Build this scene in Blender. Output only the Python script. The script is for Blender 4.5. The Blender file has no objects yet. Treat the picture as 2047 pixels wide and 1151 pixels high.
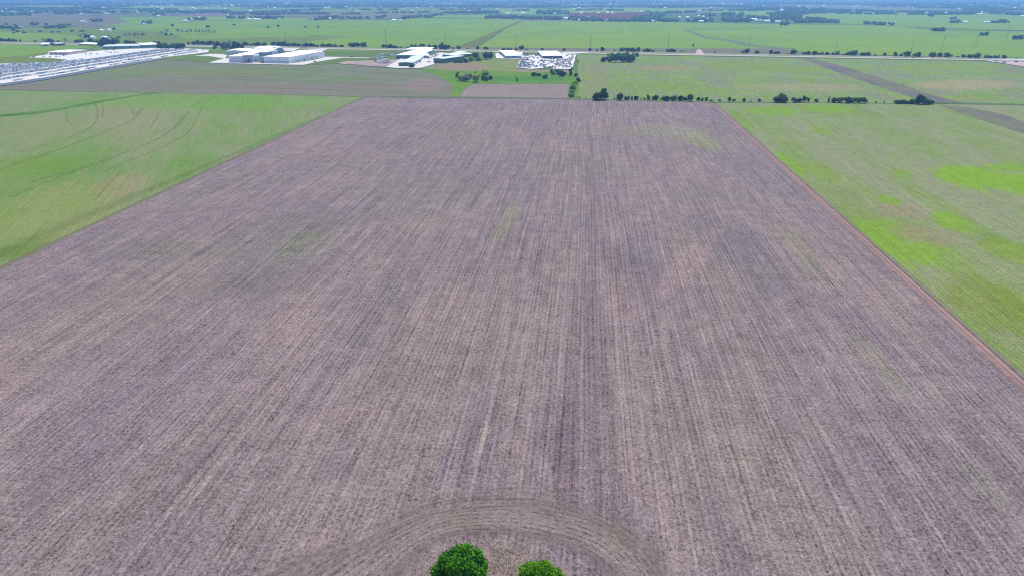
import bpy, random
import numpy as np
from math import *

# ------------------------------------------------------------------ camera, sky, sun, exposure
S = bpy.context.scene
F = 1280.0; CX, CY = 1023.5, 575.5; VP = (1177.0, -17.0); H = 115.0
PITCH = atan((CY - VP[1]) / F); YAW = atan((VP[0] - CX) / (F / cos(PITCH)))
cd = bpy.data.cameras.new('camera'); cam = bpy.data.objects.new('camera', cd); S.collection.objects.link(cam)
cd.sensor_width = 36; cd.lens = 36 * F / 2047.0; cd.clip_end = 60000; cd.clip_start = 1
cam.location = (0, 0, H); cam.rotation_euler = (pi / 2 - PITCH, 0, YAW)
S.camera = cam
SUN_EL, SUN_AZ = radians(60), radians(-12)        # azimuth measured from +Y, positive to the left
W = bpy.data.worlds.new('World'); S.world = W; W.use_nodes = True
nt = W.node_tree; nt.nodes.clear()
sky = nt.nodes.new('ShaderNodeTexSky'); sky.sky_type = 'NISHITA'; sky.sun_disc = False
sky.sun_elevation = SUN_EL; sky.sun_rotation = -SUN_AZ; sky.altitude = 200
bg = nt.nodes.new('ShaderNodeBackground'); bg.inputs[1].default_value = 0.15
wo = nt.nodes.new('ShaderNodeOutputWorld')
nt.links.new(sky.outputs[0], bg.inputs[0]); nt.links.new(bg.outputs[0], wo.inputs[0])
ld = bpy.data.lights.new('sun', 'SUN'); ld.energy = 5.0; ld.angle = radians(0.5); ld.color = (1.0, 0.96, 0.9)
sun = bpy.data.objects.new('sun', ld); S.collection.objects.link(sun)
sun.rotation_euler = (pi / 2 - SUN_EL, 0, SUN_AZ + pi)
S.view_settings.view_transform = 'Standard'; S.view_settings.look = 'None'
S.view_settings.exposure = 0.3; S.view_settings.gamma = 1.0
S.cycles.use_denoising = False
S.cycles.max_bounces = 5; S.cycles.volume_bounces = 1; S.cycles.transparent_max_bounces = 12
S.cycles.pixel_filter_type = 'BLACKMAN_HARRIS'; S.cycles.filter_width = 1.2
rnd = random.Random(7); npr = np.random.default_rng(7)

# illumination on level ground (linear picture value of a white surface)
KL = np.array([2.05, 2.06, 2.12])


# ------------------------------------------------------------------ helpers
def G(px, py, z=0.0):
    """world point at height z on the sight line of photograph pixel (px, py)"""
    u = (px - CX) / F; v = (CY - py) / F
    dx = u; dy = cos(PITCH) + v * sin(PITCH); dz = -sin(PITCH) + v * cos(PITCH)
    t = (H - z) / -dz; x, y = dx * t, dy * t
    return (x * cos(YAW) - y * sin(YAW), x * sin(YAW) + y * cos(YAW))


def depth(x, y, z=0.0):
    yy = y * cos(YAW) - x * sin(YAW)
    return yy * cos(PITCH) + (H - z) * sin(PITCH)


def to_px(x, y, z=0.0):
    rx = x * cos(YAW) + y * sin(YAW); ry = y * cos(YAW) - x * sin(YAW); rz = z - H
    d = ry * cos(PITCH) - rz * sin(PITCH); up = ry * sin(PITCH) + rz * cos(PITCH)
    return CX + F * rx / d, CY - F * up / d


def lin(c):
    return np.array([((v / 255) / 12.92 if v / 255 <= 0.04045 else ((v / 255 + 0.055) / 1.055) ** 2.4) for v in c])


HAZE_D = 0.00011; HAZE_INF = np.array([0.24, 0.55, 1.12])
def alb(c, D=300.0):
    """base colour of a level surface D metres away that reads as this picture colour in full sun through the air"""
    T = exp(-HAZE_D * D); a = np.clip((lin(c) - HAZE_INF * (1 - T)) / T / KL, 0.012, 0.85)
    return (float(a[0]), float(a[1]), float(a[2]), 1.0)


def tag(o, label=None, cat=None, group=None, kind=None):
    if label: o['label'] = label
    if cat: o['category'] = cat
    if group: o['group'] = group
    if kind: o['kind'] = kind
    return o


def mesh(name, v, f, mats=(), fm=None, smooth=False, uv=None):
    me = bpy.data.meshes.new(name); me.from_pydata([tuple(map(float, p)) for p in v], [], f)
    for m in mats: me.materials.append(m)
    if fm is not None: me.polygons.foreach_set('material_index', fm)
    if smooth: me.polygons.foreach_set('use_smooth', [True] * len(f))
    if uv is not None:
        l = me.uv_layers.new(name='UVMap')
        d = np.array([uv[i] for p in f for i in p], dtype=np.float32).ravel(); l.data.foreach_set('uv', d)
    me.update(); return me


def obj(name, me, parent=None, loc=(0, 0, 0), rz=0, sc=(1, 1, 1)):
    o = bpy.data.objects.new(name, me); S.collection.objects.link(o)
    o.location = loc; o.rotation_euler = (0, 0, rz); o.scale = sc
    if parent is not None: o.parent = parent
    return o


def quads_mesh(name, c, a, b, mat):
    """many small quads: centres c, half axes a and b (numpy n x 3)"""
    n = len(c); v = np.empty((n, 4, 3), dtype=np.float32)
    v[:, 0] = c - a - b; v[:, 1] = c + a - b; v[:, 2] = c + a + b; v[:, 3] = c - a + b
    me = bpy.data.meshes.new(name)
    me.vertices.add(n * 4); me.vertices.foreach_set('co', v.ravel())
    me.loops.add(n * 4); me.loops.foreach_set('vertex_index', np.arange(n * 4, dtype=np.int32))
    me.polygons.add(n); me.polygons.foreach_set('loop_start', np.arange(0, n * 4, 4, dtype=np.int32))
    me.polygons.foreach_set('loop_total', np.full(n, 4, dtype=np.int32))
    me.materials.append(mat); me.update(calc_edges=True); me.validate(); return me


# ------------------------------------------------------------------ material helpers
class N:
    def __init__(s, name):
        s.m = bpy.data.materials.new(name); s.m.use_nodes = True; s.t = s.m.node_tree; s.t.nodes.clear()
        s.out = s.t.nodes.new('ShaderNodeOutputMaterial'); s.b = s.t.nodes.new('ShaderNodeBsdfPrincipled')
        s.t.links.new(s.b.outputs[0], s.out.inputs[0]); s.b.inputs['Roughness'].default_value = 0.9
        s.b.inputs['Specular IOR Level'].default_value = 0.02
        s.P = s.t.nodes.new('ShaderNodeTexCoord').outputs['Object']
    def put(s, inp, v):
        if isinstance(v, bpy.types.NodeSocket): s.t.links.new(v, inp)
        else: inp.default_value = v
    def math(s, op, a, b=0.0, c=None):
        n = s.t.nodes.new('ShaderNodeMath'); n.operation = op; s.put(n.inputs[0], a); s.put(n.inputs[1], b)
        if c is not None: s.put(n.inputs[2], c)
        return n.outputs[0]
    def vm(s, op, a, b=None):
        n = s.t.nodes.new('ShaderNodeVectorMath'); n.operation = op; s.put(n.inputs[0], a)
        if b is not None: s.put(n.inputs[3] if op == 'SCALE' else n.inputs[1], b)
        return n.outputs['Value'] if op in ('LENGTH', 'DOT_PRODUCT') else n.outputs[0]
    def noise(s, vec, scale, detail=2, rough=0.5):
        n = s.t.nodes.new('ShaderNodeTexNoise'); s.put(n.inputs['Vector'], vec)
        n.inputs['Scale'].default_value = scale; n.inputs['Detail'].default_value = detail; n.inputs['Roughness'].default_value = rough
        return n.outputs[0]
    def mr(s, v, a, b, c=0.0, d=1.0, smooth=False):
        n = s.t.nodes.new('ShaderNodeMapRange'); s.put(n.inputs[0], v)
        if smooth: n.interpolation_type = 'SMOOTHSTEP'
        for i, q in zip((1, 2, 3, 4), (a, b, c, d)): n.inputs[i].default_value = q
        return n.outputs[0]
    def mix(s, f, a, b):
        n = s.t.nodes.new('ShaderNodeMix'); n.data_type = 'RGBA'; s.put(n.inputs[0], f); s.put(n.inputs[6], a); s.put(n.inputs[7], b)
        return n.outputs[2]
    def uv(s):
        return s.t.nodes.new('ShaderNodeUVMap').outputs[0]
    def sep(s, v):
        n = s.t.nodes.new('ShaderNodeSeparateXYZ'); s.put(n.inputs[0], v); return n.outputs
    def comb(s, x, y, z=0.0):
        n = s.t.nodes.new('ShaderNodeCombineXYZ'); s.put(n.inputs[0], x); s.put(n.inputs[1], y); s.put(n.inputs[2], z); return n.outputs[0]


def field_mat(name, c0, c1, ang=0.0, row=1.0, row_s=0.12, streak=0.5, speck=0.45, tint=None, tint_s=0.4, patches=(), big=0.012, jag=0.6, third=None, D=300.0, elong=0.35, p_in=0.55, p_out=1.25):
    alb = lambda c, f_=globals()['alb']: f_(c, D)
    n = N(name); P = n.P
    ca, sa = cos(ang), sin(ang)                       # rows run along direction (-sin, cos) turned by ang
    ac = n.vm('DOT_PRODUCT', P, (ca, sa, 0)); al = n.vm('DOT_PRODUCT', P, (-sa, ca, 0))
    col = n.mix(n.mr(n.noise(P, big, 4, 0.6), 0.36, 0.64), alb(c0), alb(c1))
    if third: col = n.mix(n.mr(n.noise(n.vm('ADD', n.comb(ac, n.math('MULTIPLY', al, elong)), (300, 100, 0)), big * 1.8, 6, 0.75), 0.45, 0.58), col, alb(third))
    jn = n.math('SUBTRACT', n.noise(n.comb(ac, n.math('MULTIPLY', al, 0.14)), 0.12, 8, 0.85), 0.5)
    if tint:
        tn = n.noise(n.comb(n.math('MULTIPLY', ac, 0.35), n.math('MULTIPLY', al, 0.03)), 1.0, 4, 0.7)
        col = n.mix(n.mr(tn, 0.5, 0.75, 0, tint_s), col, alb(tint))
    for (px, py, rx, ry, shear, c, st) in patches:
        x0, y0 = G(px, py)
        ax = np.array(G(px + rx, py)) - (x0, y0); ay = np.array(G(px + shear, py - ry)) - (x0, y0)
        inv = np.linalg.inv(np.array([ax, ay]).T)
        q = n.vm('SUBTRACT', P, (x0, y0, 0))
        l = n.vm('LENGTH', n.comb(n.vm('DOT_PRODUCT', q, (inv[0, 0], inv[0, 1], 0)), n.vm('DOT_PRODUCT', q, (inv[1, 0], inv[1, 1], 0))))
        l = n.math('ADD', l, n.math('MULTIPLY', jn, jag * 3))
        col = n.mix(n.mr(l, p_out, p_in, 0, st, True), col, alb(c))
    st = n.noise(n.comb(n.math('MULTIPLY', ac, 0.6), n.math('MULTIPLY', al, 0.009)), 1.0, 5, 0.8)
    st2 = n.noise(n.comb(n.math('MULTIPLY', ac, 1.3), n.math('MULTIPLY', al, 0.012), 5.0), 1.0, 3, 0.75)
    sp = n.noise(P, 0.12, 3, 0.9); sp2 = n.noise(P, 0.9, 1, 0.9); sp3 = n.noise(n.vm('ADD', P, (9, 5, 3)), 2.4, 1, 0.9)
    rw = n.math('SINE', n.math('MULTIPLY', ac, 2 * pi / row))
    k = n.math('MULTIPLY_ADD', n.math('SUBTRACT', st, 0.5), streak * 1.2, 1.0)
    k = n.math('MULTIPLY_ADD', n.math('SUBTRACT', st2, 0.5), streak * 0.9, k)
    k = n.math('MULTIPLY_ADD', n.math('SUBTRACT', sp, 0.5), speck * 1.2, k)
    k = n.math('MULTIPLY_ADD', n.math('SUBTRACT', sp2, 0.5), speck * 1.7, k)
    k = n.math('MULTIPLY_ADD', n.math('SUBTRACT', sp3, 0.5), speck * 2.2, k)
    k = n.math('MULTIPLY_ADD', rw, row_s, k)
    k = n.math('MAXIMUM', k, 0.15)
    n.put(n.b.inputs[0], n.vm('SCALE', col, k))
    return n.m


def plain_mat(name, c, var=0.15, scale=0.2, rough=0.85, spec=0.15, raw=None):
    n = N(name); base = raw if raw else alb(c)
    k = n.math('MULTIPLY_ADD', n.math('SUBTRACT', n.noise(n.P, scale, 5, 0.7), 0.5), var * 4, 1.0)
    n.put(n.b.inputs[0], n.vm('SCALE', base[:3], n.math('MAXIMUM', k, 0.1)))
    n.b.inputs['Roughness'].default_value = rough; n.b.inputs['Specular IOR Level'].default_value = spec
    return n.m


def leaf_mat(name, c, c2, trans=0.35):
    n = N(name)
    g = n.t.nodes.new('ShaderNodeNewGeometry'); oi = n.t.nodes.new('ShaderNodeObjectInfo')
    f = n.math('MULTIPLY_ADD', oi.outputs['Random'], 0.35, n.math('MULTIPLY', g.outputs['Random Per Island'], 0.65))
    col = n.mix(f, (*c, 1), (*c2, 1))
    tr = n.t.nodes.new('ShaderNodeBsdfTranslucent'); n.put(tr.inputs[0], col); n.put(n.b.inputs[0], col)
    n.b.inputs['Roughness'].default_value = 0.6
    mx = n.t.nodes.new('ShaderNodeMixShader'); mx.inputs[0].default_value = trans
    n.t.links.new(n.b.outputs[0], mx.inputs[1]); n.t.links.new(tr.outputs[0], mx.inputs[2]); n.t.links.new(mx.outputs[0], n.out.inputs[0])
    return n.m


# ------------------------------------------------------------------ ground sheets
def world_poly(pts, wob=0.0, step=12.0):
    """polygon outline with its edges subdivided and made slightly uneven"""
    out = []
    for i, a in enumerate(pts):
        b = pts[(i + 1) % len(pts)]; L = hypot(b[0] - a[0], b[1] - a[1]); n = max(1, min(60, int(L / step)))
        for k in range(n):
            t = k / n; w = wob if k else 0
            out.append((a[0] + (b[0] - a[0]) * t + rnd.uniform(-w, w), a[1] + (b[1] - a[1]) * t + rnd.uniform(-w, w)))
    return out


ZS = [0.0]
def sheet(name, pts, mat, px=True, wob=0.0, step=12.0, dz=0.012):
    ZS[0] += dz; z = ZS[0]
    w = [G(*p) for p in pts] if px else pts
    w = world_poly(w, wob, step)
    import mathutils.geometry as mg
    from mathutils import Vector
    tris = mg.tessellate_polygon([[Vector((x, y, 0)) for x, y in w]])
    me = mesh(name, [(x, y, z) for x, y in w], [tuple(t) for t in tris], [mat])
    me.update()
    if me.polygons and sum(p.normal.z * p.area for p in me.polygons) < 0: me.flip_normals()
    return tag(obj(name, me), kind='structure')


def strip(name, L, R, mat, px=True, n=80, across=6, vmax=1.0, dz=0.012, smooth=True):
    """sheet between two polylines with UVs: u in metres along, v 0..vmax across"""
    ZS[0] += dz; z = ZS[0]
    def samp(P, m):
        P = np.array([G(*p) for p in P] if px else P, float)
        if smooth and len(P) > 2:                                   # Catmull-Rom
            Q = [2 * P[0] - P[1], *P, 2 * P[-1] - P[-2]]; o = []
            for i in range(len(P) - 1):
                a, b, c, d = Q[i:i + 4]
                for t in np.linspace(0, 1, 16, endpoint=False):
                    o.append(0.5 * (2 * b + (c - a) * t + (2 * a - 5 * b + 4 * c - d) * t * t + (3 * b - a - 3 * c + d) * t ** 3))
            o.append(P[-1]); P = np.array(o)
        s = np.r_[0, np.cumsum(np.hypot(*np.diff(P, axis=0).T))]; q = np.linspace(0, s[-1], m + 1)
        return np.c_[np.interp(q, s, P[:, 0]), np.interp(q, s, P[:, 1])], s[-1]
    A, la = samp(L, n); B, lb = samp(R, n); ln = (la + lb) / 2
    v = []; uv = []; f = []
    for i in range(n + 1):
        for j in range(across + 1):
            t = j / across; p = A[i] * (1 - t) + B[i] * t
            v.append((p[0], p[1], z)); uv.append((ln * i / n, t * vmax))
    for i in range(n):
        for j in range(across):
            a = i * (across + 1) + j; f.append((a, a + 1, a + across + 2, a + across + 1))
    me = mesh(name, v, f, [mat], uv=uv)
    if me.polygons[0].normal.z < 0: me.flip_normals()
    return tag(obj(name, me), kind='structure')


def band_mat(name, c, c2=None, lines=(), soft=0.25, strength=1.0, noise_s=0.25, dash=0.0):
    """strip material: base colour with coloured lines at given v, edges thinning out into what lies below"""
    n = N(name); x, y, _ = n.sep(n.uv())
    ns = n.noise(n.P, 0.25, 5, 0.8)
    col = n.mix(n.mr(n.noise(n.P, 0.03, 3), 0.4, 0.6), alb(c), alb(c2 or c))
    for (v0, w, cc, st) in lines:
        d = n.math('ABSOLUTE', n.math('SUBTRACT', y, v0))
        wob = n.math('MULTIPLY', n.math('SUBTRACT', ns, 0.5), w)
        col = n.mix(n.mr(n.math('ADD', d, wob), w, w * 0.4, 0, st), col, alb(cc))
    k = n.math('MULTIPLY_ADD', n.math('SUBTRACT', ns, 0.5), noise_s * 3, 1.0)
    n.put(n.b.inputs[0], n.vm('SCALE', col, n.math('MAXIMUM', k, 0.2)))
    e = n.math('MINIMUM', y, n.math('SUBTRACT', 1.0, y))
    e = n.math('ADD', e, n.math('MULTIPLY', n.math('SUBTRACT', ns, 0.5), soft * 2))
    n.put(n.b.inputs['Alpha'], n.mr(e, 0.0, max(soft, 0.01), 0.0, strength, True))
    return n.m


# base plain reaching the horizon: patchwork of far fields
n = N('far_plain'); P = n.P
sx = n.vm('MULTIPLY', n.vm('ADD', P, (310.0, 150.0, 0)), (1 / 620.0, 1 / 900.0, 1.0))
vo = n.t.nodes.new('ShaderNodeTexVoronoi'); vo.distance = 'CHEBYCHEV'; vo.inputs['Scale'].default_value = 1.0; vo.inputs['Randomness'].default_value = 0.8
n.put(vo.inputs['Vector'], sx)
r_, g_, b_ = n.sep(vo.outputs['Color'])
col = n.mix(n.mr(r_, 0.2, 0.8), (0.05, 0.09, 0.025, 1), (0.10, 0.15, 0.05, 1))
col = n.mix(n.mr(g_, 0.66, 0.68), col, (0.11, 0.09, 0.07, 1))
col = n.mix(n.mr(b_, 0.80, 0.82), col, (0.05, 0.06, 0.035, 1))
wd = n.noise(n.vm('MULTIPLY', P, (1 / 900.0, 1 / 1500.0, 1)), 1.0, 5, 0.65)
far = n.mr(n.vm('LENGTH', P), 3000, 7000, 0, 0.12)
col = n.mix(n.mr(n.math('ADD', wd, far), 0.57, 0.60, 0, 0.85), col, (0.015, 0.03, 0.015, 1))
k = n.math('MULTIPLY_ADD', n.math('SUBTRACT', n.noise(P, 0.02, 6, 0.8), 0.5), 0.9, 1.0)
n.put(n.b.inputs[0], n.vm('SCALE', col, k))
R = 26000
me = mesh('ground', [(R * cos(a), R * sin(a), 0) for a in np.linspace(0, 2 * pi, 64, endpoint=False)], [tuple(range(64))], [n.m])
tag(obj('ground', me), kind='structure')

XL, XR = -261.5, 146.0
GRN, LIM, GRY, BRN = (132, 158, 96), (122, 168, 40), (150, 140, 145), (152, 138, 142)
m_main = field_mat('ploughed_soil', (141, 133, 136), (157, 141, 146), row=1.52, row_s=0.09, streak=1.25, speck=0.85, tint=(182, 167, 160), tint_s=0.55, big=0.012, third=(141, 130, 141), patches=[
    (560, 490, 130, 45, 60, (132, 134, 130), 0.5), (600, 485, 30, 28, 30, (138, 146, 112), 0.3), (860, 380, 120, 30, 40, (134, 134, 136), 0.5),
    (1015, 440, 22, 40, 20, (142, 148, 122), 0.4), (1400, 280, 32, 18, -20, (152, 158, 112), 0.5), (1330, 262, 90, 16, -10, (154, 154, 138), 0.45),
    (1230, 262, 60, 14, 0, (156, 148, 134), 0.4), (1280, 550, 60, 60, -40, (122, 114, 128), 0.5), (1385, 515, 34, 75, 60, (174, 152, 156), 0.6), (1180, 600, 120, 60, 10, (158, 140, 146), 0.4), (620, 800, 260, 60, 60, (154, 138, 146), 0.4), (1700, 760, 120, 60, -60, (156, 144, 150), 0.4), (880, 500, 70, 60, 30, (152, 138, 146), 0.4),
    (1480, 500, 70, 80, -80, (126, 120, 132), 0.5), (1130, 900, 24, 110, 6, (116, 102, 118), 0.6), (1182, 420, 10, 190, -4, (124, 114, 128), 0.35),
    (1600, 500, 22, 60, -40, (142, 148, 122), 0.3), (1760, 730, 26, 70, -60, (142, 147, 122), 0.3), (1960, 960, 26, 60, -50, (144, 148, 124), 0.25),
    (300, 500, 130, 20, 20, (130, 126, 126), 0.5), (520, 565, 140, 26, 20, (128, 122, 124), 0.45), (640, 440, 130, 22, 20, (132, 128, 130), 0.4), (1180, 790, 60, 260, -10, (130, 118, 132), 0.4),
    (300, 760, 220, 120, 90, (146, 134, 146), 0.4), (760, 640, 60, 90, 30, (130, 125, 132), 0.4), (1450, 1080, 40, 140, -60, (126, 114, 130), 0.4)])
sheet('ploughed_field', [(XL, -120), (XR, -120), (XR, 752), (138, 772), G(1300, 203), G(1100, 199), G(960, 197.5), G(830, 197), (XL, 768)], m_main, px=False, wob=0.35)

m_lg = field_mat('young_crop', D=450, elong=0.2, third=(142, 156, 124), c0=(116, 153, 96), c1=(132, 160, 110), ang=-atan2(G(140, 371)[0] - G(35, 476)[0], G(140, 371)[1] - G(35, 476)[1]), row=3.0, row_s=0.025,
                 streak=0.5, speck=0.4, tint=(160, 156, 116), tint_s=0.4, big=0.01, patches=[
    (240, 235, 75, 36, 10, (150, 154, 124), 0.8), (95, 255, 90, 26, 20, (146, 156, 122), 0.75), (318, 236, 22, 22, 0, (152, 156, 124), 0.6), (395, 240, 32, 20, 6, (146, 158, 116), 0.6),
    (240, 372, 50, 26, 30, (158, 152, 124), 0.7), (120, 420, 130, 60, 50, (150, 160, 110), 0.55), (60, 500, 70, 18, 60, (112, 138, 82), 0.6),
    (420, 205, 260, 14, 0, (122, 168, 84), 0.6), (60, 330, 120, 22, 40, (120, 156, 82), 0.6), (190, 465, 60, 14, 30, (146, 146, 128), 0.5), (30, 205, 60, 16, 20, (140, 156, 122), 0.6)])
sheet('green_field', [(-1000, 30), (XL - 0.5, -120), (XL - 0.5, 767), G(520, 189), G(300, 186.5), G(0, 180.5), G(-160, 178)], m_lg, px=False, wob=0.5)

m_rg = field_mat('young_crop_patchy', D=450, third=(149, 158, 130), c0=(128, 156, 98), c1=(144, 162, 118), row=1.9, row_s=0.08, streak=0.7, speck=0.55, tint=(164, 156, 140), tint_s=0.45, big=0.016, elong=0.12, jag=1.1, p_in=0.7, p_out=1.05, patches=[
    (1945, 352, 80, 26, -30, (136, 176, 10), 1.0), (2060, 370, 60, 26, -20, (136, 176, 10), 1.0), (2010, 335, 60, 10, -16, (132, 172, 34), 0.85),
    (1545, 222, 60, 10, -12, (132, 172, 34), 0.85), (1660, 218, 60, 9, -10, (132, 172, 34), 0.85), (1480, 240, 18, 22, -18, (130, 160, 84), 0.6),
    (1575, 325, 20, 26, -24, (132, 172, 34), 0.85), (1640, 345, 44, 22, -34, (132, 164, 78), 0.6), (1790, 480, 90, 50, -72, (132, 172, 34), 0.85),
    (1690, 400, 40, 40, -44, (136, 152, 110), 0.5), (1640, 260, 24, 10, -10, (136, 168, 80), 0.6), (1805, 348, 22, 12, -14, (130, 168, 70), 0.7),
    (1900, 445, 40, 22, -30, (132, 172, 34), 0.85), (1980, 610, 90, 70, -90, (128, 150, 78), 0.6), (1800, 420, 60, 16, -20, (158, 148, 130), 0.6),
    (1850, 470, 60, 24, -36, (158, 148, 132), 0.6), (2010, 500, 50, 26, -36, (134, 164, 76), 0.6), (1780, 400, 24, 10, -12, (132, 172, 34), 0.85)])
sheet('green_field', [(XR + 1, -120), (900, -120), G(2300, 214), G(2047, 210.5), G(1866, 208.5), G(1600, 206.5), (XR + 1, 766)], m_rg, px=False, wob=0.4)

# pale headland and red track along the right edge of the ploughed field
def vline(x, w, y0, y1, name, mat, n=90, **k):
    return strip(name, [(x - w / 2, y0), (x - w / 2, y1)], [(x + w / 2, y0), (x + w / 2, y1)], mat, px=False, n=n, smooth=False, **k)
vline(XR - 0.6, 9.5, -100, 766, 'dirt_track', band_mat('track_soil', (172, 154, 158), (162, 146, 152), soft=0.35, strength=0.85,
      lines=[(0.36, 0.035, (208, 144, 134), 0.85), (0.54, 0.035, (220, 170, 160), 0.9), (0.69, 0.04, (96, 80, 80), 0.85), (0.46, 0.05, (124, 108, 114), 0.5), (0.90, 0.08, (170, 162, 148), 0.7)]))
vline(XL - 1.0, 5, -100, 767, 'field_edge', band_mat('edge_stubble', (156, 148, 138), (148, 146, 128), soft=0.35, strength=0.7, lines=[(0.35, 0.12, (112, 128, 84), 0.6)]))
strip('grass_strip', [(XL - 30, 150), (XL - 26, 300), (XL - 14, 450), (XL - 6, 640)], [(XL - 4, 150), (XL - 4, 300), (XL - 3, 450), (XL - 2, 640)], band_mat('rank_grass', (108, 134, 80), (124, 146, 94), soft=0.6, strength=0.22), px=False)
strip('field_edge', [(XL, 765), (-150, 768), G(1000, 197.5), G(1180, 200), G(1300, 203.5), G(1420, 206), (XR, 764)], [(XL, 772), (-150, 776), G(1000, 195.8), G(1180, 198), G(1300, 201.7), G(1420, 204), (XR, 774)],
      band_mat('headland_soil', (122, 128, 122), (134, 130, 132), soft=0.3, strength=0.8), px=False)

# fields on the far side of the ploughed one
m_gg = field_mat('stubble_field', D=1000, third=(130, 140, 136), c0=(125, 146, 130), c1=(141, 145, 147), ang=radians(84), row=4, row_s=0.05, streak=0.5, speck=0.35, tint=(120, 138, 112), tint_s=0.6, big=0.01, patches=[
    (250, 172, 300, 10, 0, (136, 138, 142), 0.8), (640, 180, 260, 11, 0, (140, 139, 144), 0.8), (850, 170, 46, 14, 0, (150, 142, 150), 0.8), (400, 142, 260, 8, 0, (126, 150, 118), 0.6)])
sheet('stubble_field', [(-160, 180), (-200, 186), (0, 168), (94, 156.5), (156, 147), (219, 137), (260, 131), (330, 119), (390, 121), (470, 127), (570, 130), (610, 131), (690, 127), (740, 133), (770, 137.5), (835, 139.5), (862, 147), (884, 156), (892, 162), (905, 172), (905, 194.5), (725, 193.5), (520, 189), (300, 186.3), (0, 180)], m_gg, wob=0.8)
m_sm = field_mat('small_ploughed', D=900, c0=(150, 143, 152), c1=(158, 149, 154), row=2, row_s=0.06, streak=0.4, speck=0.3)
sheet('ploughed_field', [(918, 194), (927, 180), (946, 168.5), (1137, 168.5), (1137, 197)], m_sm, wob=0.5)
m_gr = field_mat('meadow_grass', D=1000, c0=(104, 150, 76), c1=(122, 160, 92), streak=0.2, speck=0.35, row_s=0, big=0.03, patches=[(1050, 158, 110, 6, 0, (92, 148, 54), 0.9), (930, 150, 40, 7, 0, (112, 150, 92), 0.6)])
sheet('meadow', [(835, 139), (900, 141), (1000, 142.5), (1150, 145), (1157, 196), (1137, 197), (1137, 168), (946, 168), (927, 180), (916, 195), (903, 194), (905, 172), (892, 162), (880, 155), (860, 146)], m_gr, wob=0.8)
m_lo = field_mat('weedy_ground', D=1150, c0=(134, 160, 120), c1=(144, 156, 130), streak=0.3, speck=0.4, row_s=0, big=0.02, patches=[(920, 133, 60, 9, 0, (156, 146, 146), 0.9), (1080, 142, 80, 2.5, 0, (156, 148, 150), 0.8)])
sheet('pasture', [(843, 138), (875, 126), (905, 117), (950, 110), (1000, 108), (1044, 110), (1032, 138), (1062, 140), (1143, 141), (1150, 146), (1000, 143.5), (900, 142)], m_lo, wob=0.6)
m_pa = field_mat('pasture_grass', D=1100, third=(138, 154, 142), c0=(124, 163, 112), c1=(140, 170, 128), ang=0.2, row_s=0, streak=0.35, speck=1.0, tint=(158, 158, 150), tint_s=0.5, big=0.012, patches=[
    (1330, 137, 60, 6, 0, (160, 154, 136), 0.8), (1600, 175, 140, 9, 0, (162, 162, 144), 0.7), (1930, 170, 110, 10, 0, (170, 164, 148), 0.85), (1300, 170, 80, 10, 0, (132, 160, 112), 0.5),
    (1185, 150, 30, 26, 0, (146, 156, 130), 0.5), (1480, 130, 90, 10, 0, (138, 162, 112), 0.5), (1900, 133, 120, 8, 0, (138, 166, 112), 0.6), (1880, 196, 90, 5, 0, (146, 168, 110), 0.6),
    (1640, 140, 140, 6, 0, (138, 164, 108), 0.6), (2030, 140, 40, 8, 0, (138, 150, 140), 0.7)])
sheet('pasture', [(1153, 109), (1300, 110.5), (1500, 114), (1780, 118.5), (1960, 122), (2060, 136), (2300, 152), (2300, 213), (2047, 209.5), (1866, 207.5), (1600, 205.8), (1430, 204.8), (1156, 198), (1157, 160)], m_pa, wob=0.6)
m_st = field_mat('dark_strip', D=1000, third=(132, 142, 132), c0=(118, 123, 140), c1=(129, 130, 144), ang=0.5, row=3, row_s=0.12, streak=0.5, speck=0.5)
sheet('ploughed_strip', [(1592, 115.6), (1622, 116.6), (1658.6, 126), (1691, 134.7), (1735, 149), (1780, 162), (1808, 170.5), (1837, 182), (1866, 191.5), (1904, 201), (1930, 206), (1866, 206), (1837, 199.5), (1808, 191), (1770, 179), (1748, 171), (1710, 157.7), (1672, 145), (1626, 126)], m_st, wob=1.6, step=6)
sheet('ploughed_strip', [(1875, 209.8), (1941, 216), (2007, 229.5), (2047, 246), (2140, 280), (2140, 300), (2047, 266.5), (1957.6, 239), (1895, 217)], m_st, wob=1.6, step=6)
strip('grass_strip', [(1860, 204.5), (1950, 206.5), (2150, 209.5)], [(1860, 208), (1950, 210), (2150, 213)], band_mat('rank_grass_dark', (92, 128, 84), (104, 140, 92), soft=0.3))
strip('grass_strip', [(0, 229), (90, 220), (190, 203), (270, 190), (312, 184.5)], [(0, 235), (90, 226), (190, 207.5), (270, 193), (316, 187)], band_mat('waterway_grass', (92, 134, 66), (108, 148, 78), soft=0.25))
tm = band_mat('wheel_track_green', (112, 136, 84), (120, 146, 92), soft=0.9, strength=0.5)
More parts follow.
